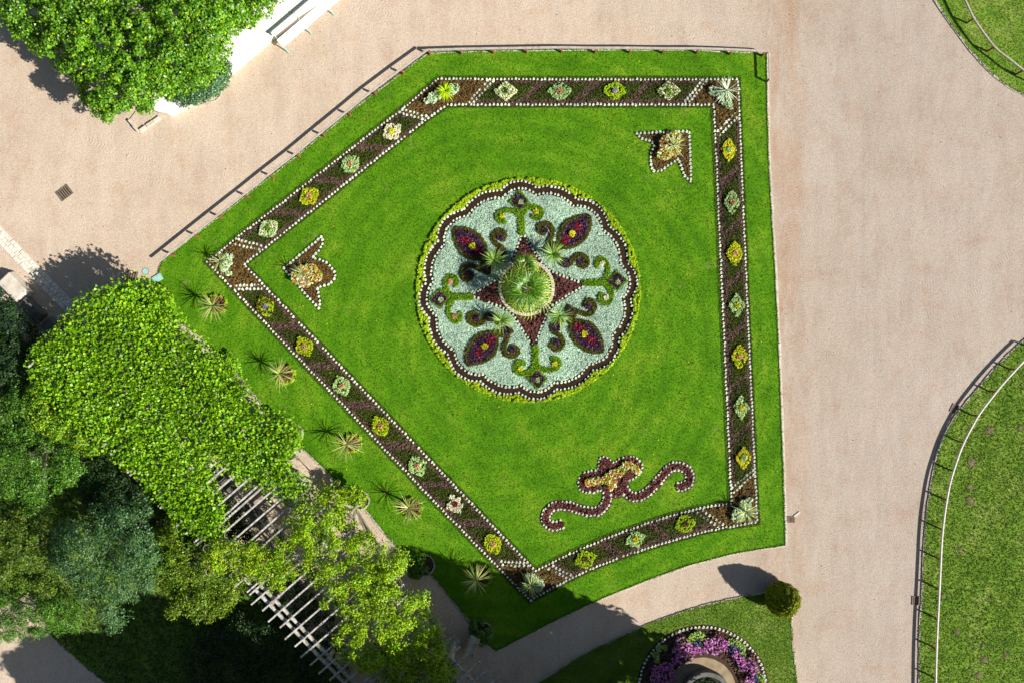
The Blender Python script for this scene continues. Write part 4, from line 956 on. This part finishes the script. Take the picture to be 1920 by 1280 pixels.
# pergola ----------------------------------------------------------
ZR = 2.6
L0, R0 = np.array([50, 683.]), np.array([221, 533.]); DP = np.array([.690, .724]); XR = (R0 - L0) / np.hypot(*(R0 - L0))
pe = empty("pergola", A(*(L0 + DP * 500)), "long weathered timber pergola with grey cross rafters under climbing vines", "pergola")
for off_, z in ((20, ZR - .12), (33, ZR - .12), (172, ZR - .12), (196, ZR - .12)):
    a = L0 + XR * off_ + DP * 5; b = L0 + XR * off_ + DP * 1080
    MB().bar(A(*a, z), A(*b, z), .13, .12).build("long_beam", M['wood'], pe, bevel=.01)
for i in range(46):
    a = L0 + DP * (6 + i * 22.6) + XR * rng.uniform(-6, 6); b = R0 + DP * (6 + i * 22.6) + XR * rng.uniform(-6, 6)
    MB().bar(A(*a, ZR + rng.uniform(-.004, .02)), A(*(b + DP * rng.uniform(-2, 2)), ZR + .01), .075, .11).build("rafter", M['wood'], pe, bevel=.006)
    if i in (12, 20, 26, 38):
        a2, b2 = a + DP * 7, b + DP * 7; MB().bar(A(*a2, ZR + .012), A(*b2, ZR + .012), .08, .11).build("rafter", M['wood'], pe)
for i in range(8):
    for off_ in (24, 196):
        p = L0 + XR * off_ + DP * (40 + i * 150); T_ = A(*p, ZR - .18); b = MB()
        b.box((T_[0], T_[1], .2), (.42, .42, .4), .8).box((T_[0], T_[1], 1.3), (.18, .18, 2.2), .8); b.build("pillar", M['wood' if off_ > 100 else 'stone'], pe, bevel=.01)
# low stone wall, slabs and steps below the open part
wl = empty("stone_wall", A(430, 960), "low stone wall with pale slabs seen under the open pergola rafters", "wall")
for i in range(16):
    c = np.array([395, 868.]) + DP * i * 27; X, Y, _ = A(*c)
    MB().box((X, Y, .22), (25 * S, 15 * S, .44), -.81).build("coping_stone", M['darkstone' if i % 3 else 'kerb'], wl, bevel=.02)
for i, (u, v) in enumerate([(405,855),(430,890),(452,925),(478,962),(500,992),(527,1030)]):
    o = MB().bar(A(u, v, .9), A(u + 26, v + 34, .9), .07, .07)
    o.build("timber_edge", M['rail'], wl)
sheet("path", [(300,590),(330,600),(430,692),(555,832),(640,912),(700,965),(735,1016),(800,1068),(900,1195),(930,1220),(960,1345),(760,1345),(600,1130),(470,960),(380,850),(240,690),(225,620)], .014, M['gravel'], kind='structure')
# stone trough at the far end
X, Y, _ = A(885, 1213, .9); o = MB().box((X, Y, .45), (.55, 1.2, .9), -.35, .8).build("stone_pillar", M['stone'], bevel=.03); tag(o, "pale stone pier at the lower end of the pergola by the lawn corner", "pillar")

def vine(name, label, poly, n, size, mat, z=ZR + .18, thick=.35, holes=None, asp=.8, up=.75, second=None, foot=None, zr=None):
    P = fill(lambda Q: inpoly(Q, poly), bb(poly), n)
    # ragged edge
    d = dline(P, poly, True); P = P + rng.normal(size=P.shape) * np.where(d < 10, 7, 1.5)[:, None]
    # lumps: coherent height field from random bumps
    k = 140; bc = fill(lambda Q: inpoly(Q, poly), bb(poly), k); bh = rng.uniform(-.5, 1, k); w_ = np.zeros(len(P)); s = np.zeros(len(P))
    for c, h in zip(bc, bh):
        g = np.exp(-((P - c) ** 2).sum(1) / (2 * 17 ** 2)); w_ += g * h; s += g
    hgt = w_ / (s + .2)
    zz = z + thick * hgt * .8 + rng.uniform(-.34, .10, len(P)) - .25 * (d < 7) * rng.random(len(P))
    kk = 260; hc = fill(lambda Q: inpoly(Q, poly), bb(poly), kk); hs = rng.uniform(2, 6, kk); keep = np.ones(len(P), bool)
    for c, h in zip(hc, hs): keep &= ~((np.hypot(*(P - c).T) < h) & (rng.random(len(P)) < .8))
    P, zz, hgt = P[keep], zz[keep], hgt[keep]
    if holes is not None:
        keep = holes(P, hgt); P, zz = P[keep], zz[keep]
    W_ = AP(P, zz); f = foot or tuple(np.array(poly).mean(0)); X, Y, _ = A(*f)
    e = empty(name, (X, Y, 0), label, "climbing vine", "vines over the pergola")
    h_ = len(W_) * 3 // 5; leaves("foliage", W_[:h_], size * 1.12, M[mat], e, up=up, asp=asp); leaves("foliage", W_[h_:], size * .72, M[mat], e, up=up * .7, asp=asp * .9)
    if second:
        q = rng.random(len(W_)) < second[1]; leaves("young_leaves", W_[q] + np.array([0, 0, .07]), size * .9, M[second[0]], e, up=up, asp=asp)
    st = MB()
    st.tube([(X, Y, 0), (X + .1, Y, 1.2), (X - .1, Y + .1, z - .2)], [.06, .045, .035], 7)
    for j in range(9):
        q = W_[rng.integers(len(W_))]; st.tube([(X - .1, Y + .1, z - .2), ((X + q[0]) / 2 + rng.uniform(-.4, .4), (Y + q[1]) / 2 + rng.uniform(-.4, .4), z - .1), (q[0], q[1], q[2] - .05)], [.035, .022, .01], 5)
    st.build("stem", M['palebark'], e); return e
GRAPE = [(214,536),(232,530),(262,528),(300,540),(325,575),(332,600),(352,625),(400,660),(440,692),(458,730),(470,752),(508,775),(548,783),(560,810),(552,838),(538,868),(545,885),(590,915),(582,928),(548,945),(520,928),(480,905),(450,900),(412,868),(385,850),(392,880),(408,930),(420,965),(415,1000),(392,1018),(345,990),(300,935),(262,892),(222,862),(170,815),(120,775),(78,730),(55,690),(62,655),(100,622),(130,590),(150,568),(172,548),(190,548)]
vine("grape_vine", "bright green broadleaved vine covering the upper half of the pergola", GRAPE, 62000, .13, 'vine', ZR + .2, .42, second=('lime', .025), foot=(430, 688), up=.55)
WIS = [(545,960),(575,945),(600,925),(625,912),(668,925),(684,945),(662,975),(690,990),(720,1010),(744,1030),(770,1072),(760,1095),(800,1120),(798,1150),(828,1175),(835,1230),(850,1255),(830,1290),(700,1290),(640,1240),(628,1200),(612,1165),(590,1130),(600,1110),(565,1075),(556,1030),(548,1000)]
def vine2(name, label, poly, z0, z1, nc, rc, per, size, mat, foot, second):
    e = tree(name, label, "climbing vine", poly, z0, z1, nc, rc, per, size, mat, 18, .45, foot, "vines over the pergola", 9, 'palebark', .55, second, .6)
    for _ in range(8):
        mb = MB(); q = np.array(poly[rng.integers(len(poly))]) + rng.normal(size=2) * 6; a = rng.uniform(0, 6.28); pts = []
        for k in range(9):
            t = k / 8; pts.append(A(q[0] + 16 * t * math.cos(a + 2.6 * t), q[1] + 16 * t * math.sin(a + 2.6 * t), ZR + .25 + .3 * math.sin(t * 3)))
        mb.tube(pts, [.018 - .0015 * k for k in range(9)], 5)
        mb.build("tendril", M['palebark'], e)
vine2("wisteria_vine", "yellow green feathery vine over the middle and lower pergola", WIS, ZR - .3, ZR + .9, 215, .36, 170, .10, 'wisteria', (676, 940), ('lime', .35))
vine2("wisteria_vine", "smaller yellow green vine tangled at the left ends of the middle rafters", [(425,1000),(470,1015),(500,1040),(530,1010),(545,1020),(560,1060),(530,1110),(505,1100),(470,1075),(440,1060),(395,1075),(380,1030)], ZR - .15, ZR + .5, 70, .36, 130, .095, 'wisteria', (470, 1060), ('yellow', .08))
vine("grape_vine", "vine on the lowest rafters of the pergola, shade put into its darker leaf colour", [(690,1215),(760,1200),(820,1215),(845,1250),(850,1300),(720,1300)], 4200, .12, 'treegreen', ZR + .1, .3, asp=.6, foot=(800, 1230), holes=lambda P, h: (h > 0) | (rng.random(len(P)) < .5))  # darker leaf green stands for shade on the lower end of the vines
# bushes in the scalloped pockets
for (pl, z1, lab, mt, sz) in [([(262,545),(300,538),(322,560),(328,585),(300,592),(275,575)], 1.2, "broad leaved pale green bush at the upper corner of the pergola", 'vine', .22),
   ([(405,668),(432,662),(444,685),(436,705),(410,700)], .6, "small vine bush in the scalloped pocket, uppermost", 'vine', .12),
   ([(500,790),(545,780),(565,800),(562,835),(535,860),(505,850)], 1.5, "large leaved bright bush in the scalloped pocket, second down", 'vine', .24),
   ([(622,905),(665,905),(688,930),(680,955),(650,958),(630,940)], 1.4, "feathery bush in the scalloped pocket, third down", 'wisteria', .12),
   ([(765,1045),(795,1040),(800,1062),(785,1085),(768,1080)], .8, "low bush in the scalloped pocket, fourth down", 'treegreen', .1),
   ([(880,1160),(905,1165),(918,1185),(910,1210),(888,1205),(878,1185)], .8, "dark green bush in the scalloped pocket, lowest", 'treegreen', .11)]:
    tree("pocket_bush", lab, "bush", pl, .2, z1, 26, .18, 60, sz, mt, 20, .8 if sz > .2 else .6, group="bushes in the scalloped pockets", branches=3)
# trees and shrubs left of the pergola
tree("dark_shrub", "dark shaded evergreen at the left edge below the stone wall", "shrub", [(-30,520),(8,545),(40,590),(78,620),(95,640),(60,690),(40,740),(-30,740)], .5, 2.0, 110, .3, 90, .10, 'leafdarkshade', 45)
tree("golden_shrub", "yellow and green shrub along the upper left side of the pergola", "shrub", [(40,745),(60,715),(85,735),(120,775),(165,810),(190,835),(172,852),(130,835),(100,820),(62,800),(38,775)], 1.0, 2.7, 90, .28, 110, .11, 'shrubyellow', 30, .5, second=('yellow', .05))
tree("leafy_tree", "mid green tree with pale bare twigs at the left edge", "tree", [(-30,735),(30,720),(52,760),(60,805),(100,825),(148,850),(150,875),(135,900),(128,925),(90,935),(55,960),(20,940),(-30,930)], 1.2, 3.4, 170, .3, 100, .095, 'treegreen', 60, .5, bark='palebark', branches=9)
tree("olive_tree", "olive yellow tree at the left edge, below the twiggy green one", "tree", [(-30,950),(40,960),(70,985),(92,1030),(104,1075),(108,1115),(80,1120),(40,1100),(-30,1105)], 1.0, 3.0, 130, .28, 100, .09, 'treeolive', 50, .5, second=('treegreen', .3))
tree("feathery_shrub", "deep green feathery shrub above the lower left path", "shrub", [(-30,1105),(40,1108),(100,1110),(150,1130),(165,1160),(120,1190),(88,1190),(60,1190),(30,1195),(-30,1205)], .4, 1.8, 170, .25, 90, .085, 'treegreen', 35, .4)
tree("dark_shrub", "dark shaded shrub between the blue green tree and the pergola", "shrub", [(150,855),(200,850),(250,895),(300,950),(318,1005),(260,1010),(180,960),(140,910)], .4, 1.5, 110, .3, 90, .09, 'leafdarkshade', 40)
tree("blue_green_tree", "blue green tree with a ragged crown left of the middle pergola", "tree", [(96,1020),(118,985),(150,965),(180,935),(215,925),(250,915),(280,950),(296,985),(300,1030),(318,1060),(300,1095),(262,1115),(240,1140),(232,1170),(208,1180),(186,1165),(182,1125),(148,1122),(118,1095),(98,1060)], 1.6, 4.0, 210, .32, 110, .085, 'treeblue', 60, .5, branches=6, second=('treegreen', .35))
tree("yellow_green_tree", "yellow green drooping tree beside the rafter ends", "tree", [(272,1010),(320,985),(372,985),(420,1015),(462,1050),(480,1085),(455,1112),(440,1140),(405,1150),(380,1165),(345,1160),(322,1165),(318,1120),(298,1090)], 1.2, 3.0, 150, .28, 100, .095, 'treeolive', 50, .5, second=('wisteria', .45))
tree("dark_shrub", "large dark shrub in deep shade below the yellow green tree", "shrub", [(372,1175),(430,1150),(480,1150),(540,1190),(600,1250),(640,1300),(360,1300),(355,1230)], .6, 2.0, 190, .32, 90, .095, 'leafdarkshade', 45)
tree("dark_shrub", "dark shrubbery in the shade under the pergola rafters", "shrub", [(300,900),(400,905),(450,960),(500,1020),(560,1080),(620,1150),(660,1200),(650,1260),(560,1200),(480,1120),(380,1030)], .3, 1.1, 210, .26, 80, .09, 'leafdarkshade', 30)  # shade below the rafters is put into the dark leaf colour
# old wall blocks at the left edge
wb = [(22,538,56,34,.8,"large pale worn stone block capping the wall at the left edge",'kerb',.55),(55,580,50,24,.8,"dark stone slab with a white end, second block of the wall",'darkstone',.5),(92,612,30,26,.8,"small dark stone block, lowest of the wall by the vine",'darkstone',.4)]
for x, y, l, w2, rz, lab, mt, hh in wb:
    X, Y, _ = A(x, y, hh); tag(MB().box((X, Y, hh / 2), (l * S, w2 * S, hh), -rz, .86).build("stone_block", M[mt], bevel=.05), lab, "stone block", "stone blocks of the old wall")
# unseen tall trees beyond the lower frame edge, that shade the lower corner
for i, (x, y, r, zt, lab) in enumerate([(1335,1376,126,13.6,"tall tree standing beyond the lower frame edge, below the stone basin"),(1070,1405,140,11.5,"tall tree standing beyond the lower edge, below the curved path"),(740,1405,140,10.5,"tall tree standing beyond the lower end of the pergola"),(440,1418,110,8,"tall tree standing beyond the dark shrubs at the lower left")]):
    pl = circ((x, y), r, 20)
    n = 460; ang = rng.uniform(0, 2 * math.pi, n); rr = r * S * np.sqrt(rng.random(n)); bx_, by_ = (x - CX) * S, (CY - y) * S
    zc = 3.0 + (zt - 3.0) * np.sqrt(np.clip(1 - (rr / (r * S)) ** 2, 0, 1)) * rng.uniform(.35, 1, n)
    cw = np.stack([bx_ + rr * np.cos(ang), by_ + rr * np.sin(ang), zc], 1); ci = np.repeat(np.arange(n), 70)
    u = rng.normal(size=(len(ci), 3)); u /= np.linalg.norm(u, axis=1)[:, None]; P = cw[ci] + u * .55 * rng.uniform(.5, 1, len(ci))[:, None]
    e = empty("tall_tree", (bx_, by_, 0), lab, "tree", "tall trees beyond the lower edge"); leaves("crown", P, .34, M['treegreen'], e, up=.5, asp=.7, N=u)
    mb = MB(); mb.tube([(bx_, by_, 0), (bx_, by_, zt * .6)], [.25, .15], 10); mb.build("trunk", M['bark'], e)
